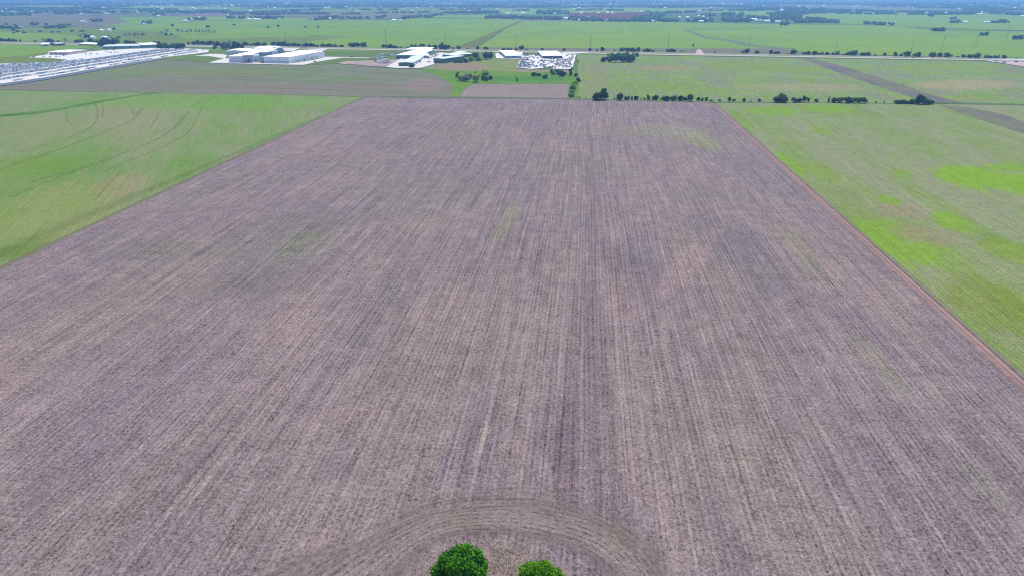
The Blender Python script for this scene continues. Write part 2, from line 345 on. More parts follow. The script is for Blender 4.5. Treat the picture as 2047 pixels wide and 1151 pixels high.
for pts, w in (([(0, 338), (110, 302), (200, 268), (262, 240), (286, 216)], 3.2), ([(0, 312), (90, 290), (170, 262), (195, 235), (190, 205)], 2.2), ([(60, 365), (180, 330), (300, 285), (350, 255), (376, 226)], 2.6),
               ([(200, 345), (300, 305), (370, 270), (392, 240), (404, 214)], 2.2), ([(20, 395), (130, 350), (240, 312)], 2.2), ([(205, 235), (206, 220), (204, 206)], 1.6), ([(135, 245), (134, 232), (130, 222)], 1.6),
               ([(268, 232), (262, 215), (246, 200)], 2.0), ([(380, 215), (410, 200), (450, 190)], 2.5), ([(190, 400), (215, 372), (240, 345)], 1.6), ([(300, 256), (312, 238), (316, 226)], 1.4)):
    w_ = [G(*p) for p in pts]; A = []; B = []
    for i, p in enumerate(w_):
        a = w_[max(0, i - 1)]; b = w_[min(len(w_) - 1, i + 1)]; L = hypot(b[0] - a[0], b[1] - a[1]); nx, ny = -(b[1] - a[1]) / L, (b[0] - a[0]) / L
        A.append((p[0] + nx * w * 0.8, p[1] + ny * w * 0.8)); B.append((p[0] - nx * w * 0.8, p[1] - ny * w * 0.8))
    strip('wheel_track', A, B, tm, px=False, n=60, across=2)

for L_ in ([(330, 139), (480, 147), (640, 153), (760, 160), (880, 167)], [(240, 152), (420, 158), (620, 163), (800, 171), (900, 176)], [(500, 137), (640, 141), (760, 146), (850, 152)], [(120, 164), (330, 172), (600, 178), (890, 187)]):
    strip('wheel_track', L_, [(x, y + 0.9) for x, y in L_], band_mat('track_grey', (116, 130, 118), (124, 134, 124), soft=0.8, strength=0.7), across=2)

# curved headland rows round the two foreground trees
n = N('curved_rows'); u, v, _ = n.sep(n.uv())
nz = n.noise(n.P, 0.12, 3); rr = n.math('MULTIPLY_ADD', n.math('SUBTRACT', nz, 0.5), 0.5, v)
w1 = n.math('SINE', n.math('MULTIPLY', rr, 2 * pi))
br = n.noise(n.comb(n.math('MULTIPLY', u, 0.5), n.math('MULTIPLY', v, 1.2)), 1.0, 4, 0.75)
sp = n.noise(n.P, 0.9, 5, 0.85); ln_ = n.noise(n.comb(n.math('MULTIPLY', u, 0.06), n.math('MULTIPLY', v, 0.9), 4), 1.0, 4, 0.75)
col = n.mix(n.mr(ln_, 0.38, 0.62), alb((146, 135, 141)), alb((168, 154, 158)))
col = n.mix(n.mr(n.noise(n.P, 0.05, 3), 0.45, 0.7, 0, 0.5), col, alb((150, 138, 122)))
k = n.math('MULTIPLY_ADD', n.math('SUBTRACT', sp, 0.5), 2.2, 1.1)
k = n.math('MULTIPLY_ADD', n.math('SUBTRACT', n.noise(n.P, 2.4, 1, 0.9), 0.5), 1.9, k)
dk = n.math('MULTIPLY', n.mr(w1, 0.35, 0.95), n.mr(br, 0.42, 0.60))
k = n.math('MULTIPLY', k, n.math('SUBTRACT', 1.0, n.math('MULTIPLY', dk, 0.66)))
n.put(n.b.inputs[0], n.vm('SCALE', col, n.math('MAXIMUM', k, 0.12)))
e = n.math('ADD', n.math('DIVIDE', v, 7.0), n.math('MULTIPLY', n.math('SUBTRACT', n.noise(n.comb(n.math('MULTIPLY', u, 0.03), n.math('MULTIPLY', v, 0.8), 2), 1.0, 6, 0.8), 0.5), 2.6))
e = n.math('MINIMUM', e, n.math('MULTIPLY', n.math('SUBTRACT', 19.0, v), 0.35))
n.put(n.b.inputs['Alpha'], n.mr(e, 0.35, 2.0, 0, 0.85, True))
strip('turning_rows', [(330, 1160), (520, 1085), (690, 1030), (830, 975), (960, 950), (1100, 950), (1240, 985), (1340, 1050), (1440, 1180)],
      [(800, 1260), (830, 1200), (850, 1150), (875, 1110), (930, 1088), (1000, 1090), (1100, 1112), (1180, 1150), (1250, 1240)], n.m, n=120, across=24, vmax=19)
m_dry = N('dry_patch'); n = m_dry
k = n.math('MULTIPLY_ADD', n.math('SUBTRACT', n.noise(n.P, 1.2, 5, 0.85), 0.5), 1.6, 1.0)
c = n.mix(n.mr(n.noise(n.P, 0.5, 3), 0.5, 0.7), alb((166, 150, 152)), alb((146, 142, 118)))
n.put(n.b.inputs[0], n.vm('SCALE', c, n.math('MAXIMUM', k, 0.3)))
x0, y0 = G(1010, 1170)
n.put(n.b.inputs['Alpha'], n.mr(n.math('ADD', n.vm('LENGTH', n.vm('MULTIPLY', n.vm('SUBTRACT', n.P, (x0, y0, 0)), (1 / 15.0, 1 / 9.5, 0))), n.math('MULTIPLY', n.math('SUBTRACT', n.noise(n.P, 0.25, 5, 0.8), 0.5), 1.4)), 1.1, 0.75, 0, 1, True))
sheet('dry_ground', [(x0 - 24, y0 - 18), (x0 + 24, y0 - 18), (x0 + 24, y0 + 16), (x0 - 24, y0 + 16)], n.m, px=False)

# ------------------------------------------------------------------ land beyond the highway
def fm(name, a, b, D=2000, **k): return field_mat(name, a, b, D=D, ang=radians(85), row_s=0, streak=0.25, speck=0.25, big=0.004, **k)
f_gr = fm('far_green', (124, 168, 116), (136, 174, 120), tint=(144, 168, 120), tint_s=0.4); f_dg = fm('far_dull_green', (110, 144, 122), (124, 150, 128), D=1500); f_pl = fm('far_pale_green', (128, 170, 124), (140, 176, 130), tint=(140, 160, 136))
f_br = fm('far_brown', (132, 142, 158), (126, 144, 150)); f_ol = fm('far_olive', (118, 150, 134), (128, 156, 138)); f_ww = fm('far_waterway', (120, 142, 132), (128, 142, 136)); f_dk = fm('far_dark_soil', (124, 112, 118), (112, 104, 108))
for nm, pts, m in (
    ('green_field', [(-300, 83), (-300, 124), (0, 119), (60, 111.5), (150, 99), (200, 95), (330, 94), (430, 98), (380, 105), (300, 99.5), (760, 104), (800, 102), (0, 87)], f_gr),
    ('rough_grass', [(-300, 120), (0, 116.5), (90, 106.5), (170, 99), (420, 100), (420, 106), (330, 120), (260, 132), (0, 171), (-300, 205)], f_ol),
    ('rough_grass', [(385, 108), (420, 102), (760, 103), (1150, 108), (1150, 112), (900, 118), (800, 128), (745, 134), (690, 127.5), (600, 131.5), (470, 128.5), (330, 120)], f_dg),
    ('green_field', [(-300, 62), (0, 64), (150, 70.5), (165, 80), (0, 84), (-300, 80)], f_gr),
    ('rough_grass', [(-300, 52), (0, 54), (170, 56), (330, 60), (600, 72), (1000, 90), (500, 93), (0, 84), (165, 80), (150, 70.5), (0, 64), (-300, 62)], f_ol),
    ('fallow_field', [(-300, 32), (0, 33), (230, 34), (260, 45), (200, 53), (0, 53), (-300, 50)], f_br),
    ('green_field', [(230, 34), (420, 34), (640, 37), (600, 42), (420, 42), (250, 53), (200, 53), (260, 45)], f_gr),
    ('green_field', [(200, 58), (260, 52), (420, 42.5), (560, 41.5), (740, 41), (790, 41), (835, 37), (930, 38), (1046, 41), (1030, 47), (930, 95), (760, 96), (600, 93), (620, 84), (700, 74), (640, 72), (500, 76), (380, 80), (330, 66)], f_gr),
    ('green_field', [(640, 16), (760, 14), (1000, 19), (990, 24), (830, 30), (640, 24)], f_ol),
    ('fallow_field', [(560, 22), (790, 26), (920, 29), (830, 36), (740, 40), (640, 40), (560, 32)], f_br),
    ('green_field', [(840, 35), (900, 31), (1010, 31), (1020, 36), (1046, 40), (930, 37)], f_pl),
    ('waterway', [(1034, 45), (1046, 42), (1012, 56), (965, 86), (948, 97), (912, 96), (945, 82)], f_ww),
    ('green_field', [(1048, 42), (1300, 45), (1555, 49), (1800, 53), (2047, 79), (2300, 95), (2300, 122), (2047, 117), (1780, 112), (1500, 106), (950, 98), (968, 88), (1017, 56)], f_pl),
    ('dark_verge', [(860, 95), (1000, 96), (1250, 98), (1560, 98), (1600, 104), (1700, 110), (1500, 109), (1250, 104.5), (1000, 101), (860, 99)], f_br),
    ('green_field', [(1840, 60), (2047, 64), (2300, 66), (2300, 92), (2047, 78.5), (1960, 71), (1890, 66)], f_gr),
    ('green_field', [(1560, 48.5), (1640, 47), (1690, 50), (1900, 56), (2047, 63), (1840, 60), (1800, 53)], f_dg),
    ('green_field', [(1560, 33), (1700, 25), (2047, 31), (2300, 34), (2300, 62), (2047, 62), (1700, 49), (1640, 47), (1560, 40)], f_pl),
    ('fallow_field', [(1130, 27), (1290, 26), (1300, 33), (1270, 38), (1140, 36)], f_dk),
    ('green_field', [(1000, 19), (1070, 20), (1150, 17), (1400, 18), (1550, 23), (1550, 34), (1400, 24), (1290, 25), (1130, 26), (1070, 30), (1000, 28)], f_pl),
    ('green_field', [(30, 12.5), (160, 11.5), (165, 16), (40, 17)], f_pl), ('green_field', [(200, 13), (330, 12), (480, 16), (480, 20), (280, 18)], f_gr),
    ('fallow_field', [(1560, 9), (1800, 13), (1900, 18), (1890, 22), (1640, 20), (1560, 16)], f_br), ('green_field', [(1900, 9.5), (2300, 9), (2300, 14), (1990, 14)], f_pl)):
    sheet(nm, pts, m, wob=1.5, step=60)
strip('curving_track', [(1362, 61), (1375, 66), (1400, 76), (1450, 85), (1490, 94), (1560, 99)], [(1376, 60), (1392, 66), (1425, 75), (1480, 83), (1530, 92), (1610, 99)], band_mat('bare_curve', (144, 146, 150), soft=0.45, strength=0.5))
strip('field_edge', [(1375, 60.5), (1450, 58), (1560, 54)], [(1375, 61.5), (1450, 59), (1560, 55)], band_mat('edge_dull', (110, 128, 96), soft=0.3))

# ------------------------------------------------------------------ highway
def hw(x, off=0.0):
    x0, y0 = G(0, 87.3); x1, y1 = G(2047, 122.2); L = hypot(x1 - x0, y1 - y0)
    t = (x - x0) / (x1 - x0); return (x + off * (y0 - y1) / L, y0 + (y1 - y0) * t + off * (x1 - x0) / L)
def hstrip(name, o0, o1, mat, xa=-2600, xb=2200, n=40):
    xs = np.linspace(xa, xb, n); return strip(name, [hw(x, o0) for x in xs], [hw(x, o1) for x in xs], mat, px=False, n=n * 2, across=1, smooth=False)
asph = plain_mat('asphalt', (172, 178, 186), 0.05, 0.05); conc = plain_mat('pale_concrete', (214, 220, 222), 0.04, 0.05)
verge = fm('verge_grass', (130, 150, 112), (142, 152, 124))
hstrip('verge', -22, 52, verge)
hstrip('highway', -7, 7, conc); hstrip('highway', 22, 36, asph)
paint = plain_mat('road_paint', (240, 240, 236), 0.02)
for nm, offs in (('road_marking', (-6, 6)), ('road_marking', (23, 35))):
    ZS[0] += 0.012; v = []; f = []
    for x in np.arange(-1500, 1100, 12.0):
        for o, ln2 in ((offs[0], 12), (offs[1], 12), ((offs[0] + offs[1]) / 2, 3.5)):
            a = hw(x, o - 0.1); b = hw(x + ln2, o - 0.1); c = hw(x + ln2, o + 0.1); d = hw(x, o + 0.1); k = len(v)
            v += [(*a, ZS[0]), (*b, ZS[0]), (*c, ZS[0]), (*d, ZS[0])]; f.append((k, k + 1, k + 2, k + 3))
    tag(obj(nm, mesh(nm, v, f, [paint])), kind='structure')
grav = plain_mat('crushed_limestone', (250, 246, 240), 0.06, 0.08, raw=(0.46, 0.44, 0.425, 1)); cpad = plain_mat('concrete_pad', (246, 246, 246), 0.03, 0.1, raw=(0.43, 0.405, 0.385, 1))
pinkd = plain_mat('graded_earth', (206, 184, 186), 0.2, 0.06); dirt = plain_mat('dirt', (176, 158, 152), 0.25, 0.05); odirt = plain_mat('orange_dirt', (196, 168, 146), 0.2, 0.05)
ditchm = plain_mat('ditch_grass', (112, 130, 150), 0.1, 0.05)
for nm, pts, m in (
    ('gravel_yard', [(-260, 160), (0, 129), (60, 127), (110, 126.5), (128, 123), (133, 120.5), (100, 117.5), (55, 116.2), (95, 110.5), (97, 104.5), (141, 104), (170, 105), (205, 102), (262, 99), (312, 97.6), (352, 97.2), (418, 101), (416, 105.5), (388, 109), (328, 115.8), (260, 127), (219, 133.6), (156, 144.6), (94, 155.6), (0, 169), (-260, 206)], grav),
    ('ditch', [(-260, 206), (0, 169), (94, 155.6), (156, 144.6), (219, 133.6), (260, 127), (328, 115.8), (330, 119), (262, 131), (220, 138), (157, 149.5), (95, 160), (0, 174), (-260, 212)], ditchm),
    ('concrete_apron', [(392, 113.4), (420, 109), (455, 111.5), (450, 118), (459, 118), (459, 126.4), (500, 126.4), (520, 126.5), (582, 128.2), (600, 126), (630, 121), (652, 115), (680, 116), (690, 116), (640, 124), (607, 131), (590, 131), (459, 128), (416, 126.8), (448, 118.5), (420, 114)], cpad),
    ('concrete_apron', [(565, 98), (598, 98), (588, 103), (640, 99), (657, 99), (645, 102.5), (570, 103.5)], cpad),
    ('concrete_path', [(652, 115), (700, 115.8), (752, 117.2), (752, 118.2), (700, 117), (652, 116.8)], cpad),
    ('concrete_path', [(390, 113), (430, 109.2), (450, 110), (450, 111), (430, 110.5), (392, 114)], cpad),
    ('dirt_yard', [(672, 128), (690, 124), (745, 122), (795, 120), (800, 128), (776, 135.5), (740, 133.8), (690, 128.5)], dirt),
    ('dirt_yard', [(674, 128), (700, 124.5), (716, 126), (690, 130)], odirt),
    ('concrete_apron', [(772, 135.6), (792, 124), (800, 119), (862, 112), (880, 106), (905, 110), (888, 117), (868, 125), (868, 130), (843, 137), (835, 138), (793, 137.5)], cpad),
    ('gravel_yard', [(992, 118), (990, 108), (1005, 104.5), (1045, 105.5), (1044, 118), (1030, 119)], grav),
    ('gravel_yard', [(1031, 136), (1046, 112), (1083, 111), (1090, 107.5), (1152, 109.3), (1150, 116), (1143.5, 140), (1106, 139), (1100, 136), (1062, 139.5)], grav),
    ('driveway', [(1125, 106.2), (1160, 105.6), (1180, 106.4), (1158, 108.5), (1126, 108.8)], cpad),
    ('dirt_yard', [(1390, 111), (1392, 103), (1396, 99.5), (1402, 102), (1408, 110.5)], pinkd),
    ('graded_ground', [(1985, 124.5), (2010, 123.3), (2047, 125), (2300, 130), (2300, 160), (2060, 137), (2010, 129)], pinkd),
    ('driveway', [(1968, 121.2), (1985, 123), (1988, 126), (1978, 124)], conc),
    ('highway', [(1970, 120.6), (2047, 119), (2300, 122), (2300, 127), (2047, 122.5)], conc)):
    sheet(nm, pts, m, wob=0.4)

# ------------------------------------------------------------------ trees
def crown_quads(rg, blobs, n, size, seedsq=1.0, shell=0.45):
    """leaf-clump quads in a set of ellipsoid blobs (x,y,z,rx,ry,rz)"""
    B = np.array(blobs, float); wgt = B[:, 3] * B[:, 4] * B[:, 5]; wgt = wgt ** 0.67; wgt /= wgt.sum()
    idx = rg.choice(len(B), n, p=wgt); d = rg.normal(size=(n, 3)); d /= np.linalg.norm(d, axis=1)[:, None]
    r = (shell + (1 - shell) * rg.random(n) ** 0.5)[:, None] * (1 + 0.12 * rg.normal(size=(n, 1)))
    c = B[idx, :3] + d * r * B[idx, 3:]
    a = rg.normal(size=(n, 3)) ; nrm = d * 0.8 + a * 0.6; nrm /= np.linalg.norm(nrm, axis=1)[:, None]
    t = np.cross(nrm, rg.normal(size=(n, 3))); t /= np.linalg.norm(t, axis=1)[:, None]; b = np.cross(nrm, t)
    s = (size * (0.6 + 0.8 * rg.random(n)))[:, None]
    return c, t * s, b * s * 0.8


def trunk_mesh(name, mat, r=0.03, h=0.55, limbs=4, seed=0):
    rg = random.Random(seed); v = []; f = []
    def tube(p, q, r0, r1, k=6):
        p = np.array(p); q = np.array(q); d = (q - p) / np.linalg.norm(q - p); u = np.cross(d, (0.3, 0.9, 0.2)); u /= np.linalg.norm(u); w = np.cross(d, u); s = len(v)
        for c, rr in ((p, r0), (q, r1)):
            for i in range(k): v.append(tuple(c + rr * (cos(2 * pi * i / k) * u + sin(2 * pi * i / k) * w)))
        for i in range(k): f.append((s + i, s + (i + 1) % k, s + k + (i + 1) % k, s + k + i))
    tube((0, 0, -0.02), (0.01, 0, h * 0.5), r, r * 0.75)
    tube((0.01, 0, h * 0.5), (0, 0.02, h), r * 0.75, r * 0.35)
    for i in range(limbs):
        a = i * 2 * pi / limbs + rg.random(); z = h * (0.35 + 0.12 * i % 0.4)
        tube((0, 0, z), (cos(a) * 0.25, sin(a) * 0.25, z + 0.28), r * 0.45, r * 0.12)
    return mesh(name, v, f, [mat])


bark = plain_mat('bark', (110, 96, 84), 0.2, 3.0, raw=(0.09, 0.07, 0.055, 1))
lf_dark = leaf_mat('leaf_dark', (0.014, 0.038, 0.007), (0.045, 0.10, 0.015), 0.3); lf_mid = leaf_mat('leaf_mid', (0.04, 0.11, 0.010), (0.10, 0.23, 0.02), 0.5)
lf_bright = leaf_mat('leaf_bright', (0.10, 0.26, 0.012), (0.20, 0.42, 0.03), 0.55); lf_yel = leaf_mat('leaf_yellow', (0.26, 0.34, 0.06), (0.42, 0.48, 0.14), 0.4)
lf_grey = leaf_mat('leaf_grey', (0.16, 0.18, 0.14), (0.28, 0.28, 0.22), 0.3); lf_teal = leaf_mat('leaf_teal', (0.03, 0.07, 0.035), (0.06, 0.12, 0.05), 0.3)
MAT = {'d': lf_dark, 'm': lf_mid, 'b': lf_bright, 'y': lf_yel, 'g': lf_grey, 't': lf_teal}
PROTO = {}
def proto(kind, shape, k):
    """unit crown (width 1, height 1) of a leaf colour, a shape ('round','bush','tall','bare') and a variant"""
    key = (kind, shape, k)
    if key in PROTO: return PROTO[key]
    rg = np.random.default_rng(abs(hash((ord(kind), len(shape), ord(shape[0]), k))) % 9999); bl = []
    if shape == 'bush':
        for i in range(9): a = rg.random() * 6.28; d = 0.30 * rg.random() ** 0.5; bl.append((cos(a) * d, sin(a) * d, 0.22 + 0.5 * rg.random() * (1 - d * 1.6), 0.18 + 0.08 * rg.random(), 0.2, 0.2 + 0.1 * rg.random()))
    elif shape == 'tall':
        for i in range(7): z = 0.2 + 0.65 * i / 6; w = 0.3 * (1.1 - z * 0.8); bl.append((0.12 * rg.normal(), 0.12 * rg.normal(), z, w, w, 0.16))
    elif shape == 'bare':
        for i in range(9): a = rg.random() * 6.28; d = 0.32 * rg.random() ** 0.5; bl.append((cos(a) * d, sin(a) * d, 0.45 + 0.4 * rg.random(), 0.16, 0.16, 0.16))
    else:
        bl.append((0, 0, 0.5, 0.33, 0.33, 0.36))
        for i in range(10): a = rg.random() * 6.28; z = 0.22 + 0.62 * rg.random(); d = 0.32 * sqrt(max(0.05, 1 - ((z - 0.5) / 0.5) ** 2)); bl.append((cos(a) * d, sin(a) * d, z, 0.15 + 0.07 * rg.random(), 0.17, 0.14 + 0.05 * rg.random()))
    c, a, b = crown_quads(rg, bl, 420 if shape == 'bare' else 900, 0.022 if shape == 'bare' else 0.045, shell=0.2)
    c[:, 2] = np.clip(c[:, 2], 0.01, 1.05)
    PROTO[key] = quads_mesh('crown_' + shape, c, a, b, MAT[kind]); return PROTO[key]
TR = [trunk_mesh('trunk', bark, 0.035, 0.6, 4, s) for s in range(3)]
TRB = [trunk_mesh('trunk', bark, 0.025, 0.8, 7, s + 10) for s in range(2)]

ORD = ['first', 'second', 'third', 'fourth', 'fifth', 'sixth', 'seventh', 'eighth', 'ninth', 'tenth', 'eleventh', 'twelfth', 'thirteenth', 'fourteenth', 'fifteenth', 'sixteenth', 'seventeenth', 'eighteenth', 'nineteenth']
TENS = {2: ('twenty', 'twentieth'), 3: ('thirty', 'thirtieth'), 4: ('forty', 'fortieth'), 5: ('fifty', 'fiftieth'), 6: ('sixty', 'sixtieth'), 7: ('seventy', 'seventieth'), 8: ('eighty', 'eightieth'), 9: ('ninety', 'ninetieth')}
def ordw(i):                                            # 0-based
    i += 1
    if i == 100: return 'hundredth'
    if i > 100: return 'hundred-and-' + ordw(i - 101)
    if i < 20: return ORD[i - 1]
    return TENS[i // 10][1] if i % 10 == 0 else TENS[i // 10][0] + '-' + ORD[i % 10 - 1]

LOOK = {'d': 'dark green', 'm': 'mid green', 'b': 'bright green', 'y': 'yellow-green', 'g': 'greyish', 't': 'blue-green'}
def tree_row(items, where, group, default='d', shape=None):
    """items: (px, base py, width px, height px[, kind[, shape]]) sorted left to right"""
    items = sorted(items, key=lambda q: q[0])
    for i, it in enumerate(items):
        px, py, w, h = it[:4]; kind = it[4] if len(it) > 4 else (rnd.choice('ddm') if default == 'd' else default); shp = it[5] if len(it) > 5 else (shape or rnd.choice(['bush', 'bush', 'round']))
        x, y = G(px, py); D = depth(x, y); wm, hm = w * D / F * 1.22, h * D / F / cos(PITCH) * 1.0
        small = h < 5.5
        nm = 'shrub' if small else ('bare_tree' if shp == 'bare' else 'tree')
        e = obj(nm, None, None, (x, y, 0), rnd.uniform(0, 6.28), (wm, wm * rnd.uniform(0.85, 1.1), hm))
        sz = 'small' if small else ('broad' if w > h * 1.5 else ('tall' if h > 11 else 'rounded'))
        txt = 'leafless' if shp == 'bare' else LOOK[kind]
        tag(e, f"{sz} {txt} {'shrub' if small else 'tree'}, {ordw(i)} from the left {where}", 'shrub' if small else 'tree', group)
        if small:
            me = proto(kind, 'bush', rnd.randrange(3)); e2 = obj('crown', me, e)
        else:
            e2 = obj('crown', proto(kind, shp, rnd.randrange(4)), e)
            obj('trunk', rnd.choice(TRB if shp == 'bare' else TR), e)
    return items

tree_row([(1158, 197, 3, 5), (1171.7, 197.5, 3, 4), (1200.5, 200, 34, 17, 'd', 'bush'), (1207, 199.6, 17, 21), (1190, 200, 14, 11, 'd', 'bush'), (1228, 199, 3, 4.5), (1239, 200.6, 13, 15, 'd', 'bush'), (1253, 199.7, 11, 9), (1263, 199.5, 5, 8, 'm'), (1271.6, 199.7, 9, 9),
          (1281, 199.6, 3, 5), (1288, 199.8, 5, 5, 'm'), (1296, 199.8, 9, 9), (1305.5, 200, 6, 9), (1312, 200.2, 9, 11), (1319, 200, 3, 6, 'm'), (1326, 200.6, 10, 9, 'm', 'bush'), (1335, 201.5, 14, 12, 'd', 'bush'), (1347, 201, 14, 11, 'm', 'bush'), (1360, 201.3, 13, 12),
          (1369, 201.6, 11, 9, 'd', 'bush'), (1379, 202.3, 15, 14), (1396, 202, 9, 8), (1404, 202, 6, 7), (1412, 202, 7, 9, 'm'), (1422, 203, 8, 3.5, 'm'), (1438, 203.2, 5, 5), (1458, 203.3, 8, 8), (1467, 203.3, 6, 7), (1487, 203.5, 8, 8, 'm'), (1501, 204, 2.5, 4), (1518, 204, 7, 5.5),
          (1560, 205.4, 31, 13, 'd', 'bush'), (1562, 205, 18, 20), (1552, 205.2, 14, 12, 'd', 'bush'), (1589, 204.8, 14, 11, 'm', 'bush'), (1598, 204.8, 12, 10, 'd', 'bush'), (1607.5, 204.7, 8, 12), (1616, 204.4, 6, 8), (1632, 204.6, 8, 6, 'm'), (1656, 204.8, 6, 10, 'm', 'tall'),
          (1668, 205.6, 12, 12, 'd', 'bush'), (1678, 205.8, 14, 13, 'm', 'bush'), (1693, 206.3, 14, 14, 'd', 'bush'), (1704, 206.3, 14, 13, 'm', 'bush'), (1716, 206.6, 14, 14, 'm', 'bush'), (1728, 206.8, 10, 10), (1751, 206.2, 3, 4), (1767, 206, 3, 4),
          (1795, 207.5, 18, 8, 'd', 'bush'), (1808, 208, 18, 10, 'd', 'bush'), (1822, 208.3, 16, 11, 'm', 'bush'), (1837, 208.8, 17, 21), (1850, 209, 16, 15), (1861, 208.8, 11, 9, 'd', 'bush')],
         'in the hedge along the field edge', 'hedge trees behind the ploughed field')
tree_row([(1142, 194.5, 13, 10, 'b', 'bush'), (1144, 188, 13, 10, 'b', 'bush'), (1145, 181, 14, 11, 'b', 'bush'), (1147, 175, 13, 10, 'b', 'bush'), (1149, 169.5, 12, 8, 'b', 'bush'), (1155.5, 163.5, 8, 9)],
         'in the bright clump at the pasture corner', 'bushes at the pasture corner')
tree_row([(505, 92, 8, 6), (515, 92.3, 12, 8), (528, 92.4, 11, 7), (542, 95.6, 9, 4, 't'), (547, 92, 10, 7, 't'), (558, 92.5, 14, 9, 't'), (567, 93, 12, 9, 't'), (577, 93.4, 13, 7, 't'), (588, 93.8, 13, 7, 't'), (598, 94, 10, 7, 't'), (612, 94, 13, 9), (623, 94.2, 13, 9), (634, 94.5, 9, 5, 't'), (646, 94.5, 12, 7, 't'), (658, 94.6, 14, 8), (670, 94.8, 10, 6, 't'), (682, 95, 12, 5, 't'),
          (703, 95, 15, 10), (714, 95.2, 15, 10), (726, 95.4, 14, 9, 't'), (767, 96, 10, 7, 't'), (779, 97, 12, 9.5), (791, 97.3, 10, 6), (801, 97.6, 7, 4), (815, 97.2, 4, 4.5), (824, 97.6, 9, 9, 't'), (831, 97.7, 8, 9), (843, 98.4, 16, 11, 't'), (859, 98.5, 11, 9), (869, 98.8, 13, 10), (882, 99, 14, 14, 't'), (894, 99, 15, 9.5), (906, 99, 5, 5), (917, 99.3, 9, 9), (934.5, 99, 4, 4),
          (955.5, 100, 6, 7.5), (969, 100.3, 5, 8), (975, 100.3, 6, 7.5), (1008, 101.2, 8, 6), (1016, 101.3, 6, 6, 't'), (1021.5, 101.4, 5, 5, 't'), (1032.5, 101.5, 7, 5, 't'), (1042, 101.6, 9, 9), (1052.6, 101.7, 5, 5), (1084, 102, 5, 5.5, 't'), (1100, 102.2, 3, 4), (1127.5, 102.7, 8, 6), (1179.7, 103, 7, 6, 't'), (1193.7, 103.4, 4, 6), (1204.6, 103.6, 9, 8), (1228.5, 103, 3, 4),
          (1243, 103.5, 12, 8), (1253, 103.8, 11, 10.5), (1263, 104, 13, 9), (1274, 104, 10, 8), (1287, 104.2, 7, 5, 't'), (1295, 104.5, 13, 8), (1304.5, 104.6, 6, 5), (1336, 105, 9, 8), (1346, 105.2, 12, 9), (1362.8, 104.9, 4, 4), (1385.8, 101, 9, 13, 'g', 'bare'), (1429, 106.8, 4, 3), (1483, 107.2, 5, 5), (1491, 107.8, 11, 9)],
         'in the western line beyond the highway', 'trees along the far side of the highway')
tree_row([(1513, 108.3, 9, 8), (1540, 108.8, 8, 7.5), (1552, 109, 11, 8), (1575, 109, 3, 3.5), (1586, 109.5, 12, 11), (1608, 110, 10, 6.5), (1616, 110.1, 9, 9), (1628, 110.5, 12, 7), (1638, 110.6, 6, 5.5), (1643.5, 110.6, 6, 6.5), (1653, 110.8, 9, 7, 't'), (1664, 111, 6, 5.5), (1672.6, 111.2, 10, 8), (1686, 111.5, 5, 4), (1691.7, 111.7, 6, 5.5), (1704.5, 112, 16, 9.5), (1724, 112.4, 12, 8), (1734, 112.4, 11, 8.5), (1750, 112.6, 6, 5), (1768, 112.8, 7, 6.5, 't'),
          (1789, 114, 8, 9), (1800.6, 114, 6, 7.5, 't'), (1811.7, 114.5, 14, 10.5), (1832, 115, 13, 9), (1864, 115.4, 14, 8.5), (1878.4, 115.4, 10, 9), (1894, 115.8, 14, 8.5), (1913, 116, 6, 4), (1925.8, 116.4, 8, 6), (1940, 116.9, 12, 10), (1951.6, 117, 15, 12.5), (1973.6, 117.3, 12, 7.5), (1981, 117.4, 6, 6), (1990.8, 117.6, 10, 8), (2007, 118.1, 9, 6.5), (2032, 118.4, 6, 3)],
         'in the eastern line beyond the highway', 'trees along the far side of the highway')
tree_row([(3, 83.6, 12, 8), (11, 83.8, 11, 7), (21, 84, 7, 6), (29, 84, 9, 7), (41, 83.8, 5, 4.5), (71, 84, 5, 4), (91, 89, 12, 11, 'g', 'bare'), (100, 88, 14, 11, 't'), (118, 85, 5, 5), (132, 87, 12, 10, 'g', 'bare'), (154, 86, 9, 8.5), (163, 86, 9, 8), (182, 86.4, 12, 9), (194, 87.5, 12, 10, 'b'), (205, 92.5, 14, 15, 't'), (215, 93, 16, 17, 't'), (225, 93, 12, 12), (233, 87.5, 14, 10, 'm'), (253, 88, 10, 8.5), (261, 88, 8, 7)],
         'in the far left line beside the highway', 'trees at the left end of the highway')
tree_row([(267, 88, 9, 6), (313, 90, 13, 9), (320, 97.5, 14, 13), (330, 97.8, 14, 13), (340, 97.8, 12, 11), (349, 97.6, 14, 12), (361, 98, 16, 15), (367, 97, 9, 9), (377, 90, 7, 6), (387.6, 90, 9, 7), (395, 90.3, 9, 8), (404, 90.4, 11, 7), (414, 90.5, 12, 8), (423, 90.5, 11, 8), (429, 98.5, 9, 6, 't'), (434, 95.5, 13, 11, 't'), (447, 98, 15, 12, 't'), (456, 99.5, 18, 15, 'g', 'round'), (464, 98.5, 10, 10, 't'), (475, 99.3, 15, 15, 't'), (485, 98.6, 8, 9), (490, 92, 11, 9), (497, 92, 7, 6)],
         'between the vehicle lot and the highway', 'trees behind the vehicle lot')
tree_row([(910, 126, 13, 6, 'm', 'bush'), (920, 126, 14, 7, 'm', 'bush'), (931, 125.6, 13, 8, 'm', 'bush'), (940, 123, 14, 12, 'b'), (950, 121, 14, 14, 't'), (957, 122, 13, 10, 'b', 'bush'), (972, 119.5, 13, 14, 't'), (980, 118.5, 13, 13, 't')],
         'in the thicket between the sheds', 'thicket between the shed groups')
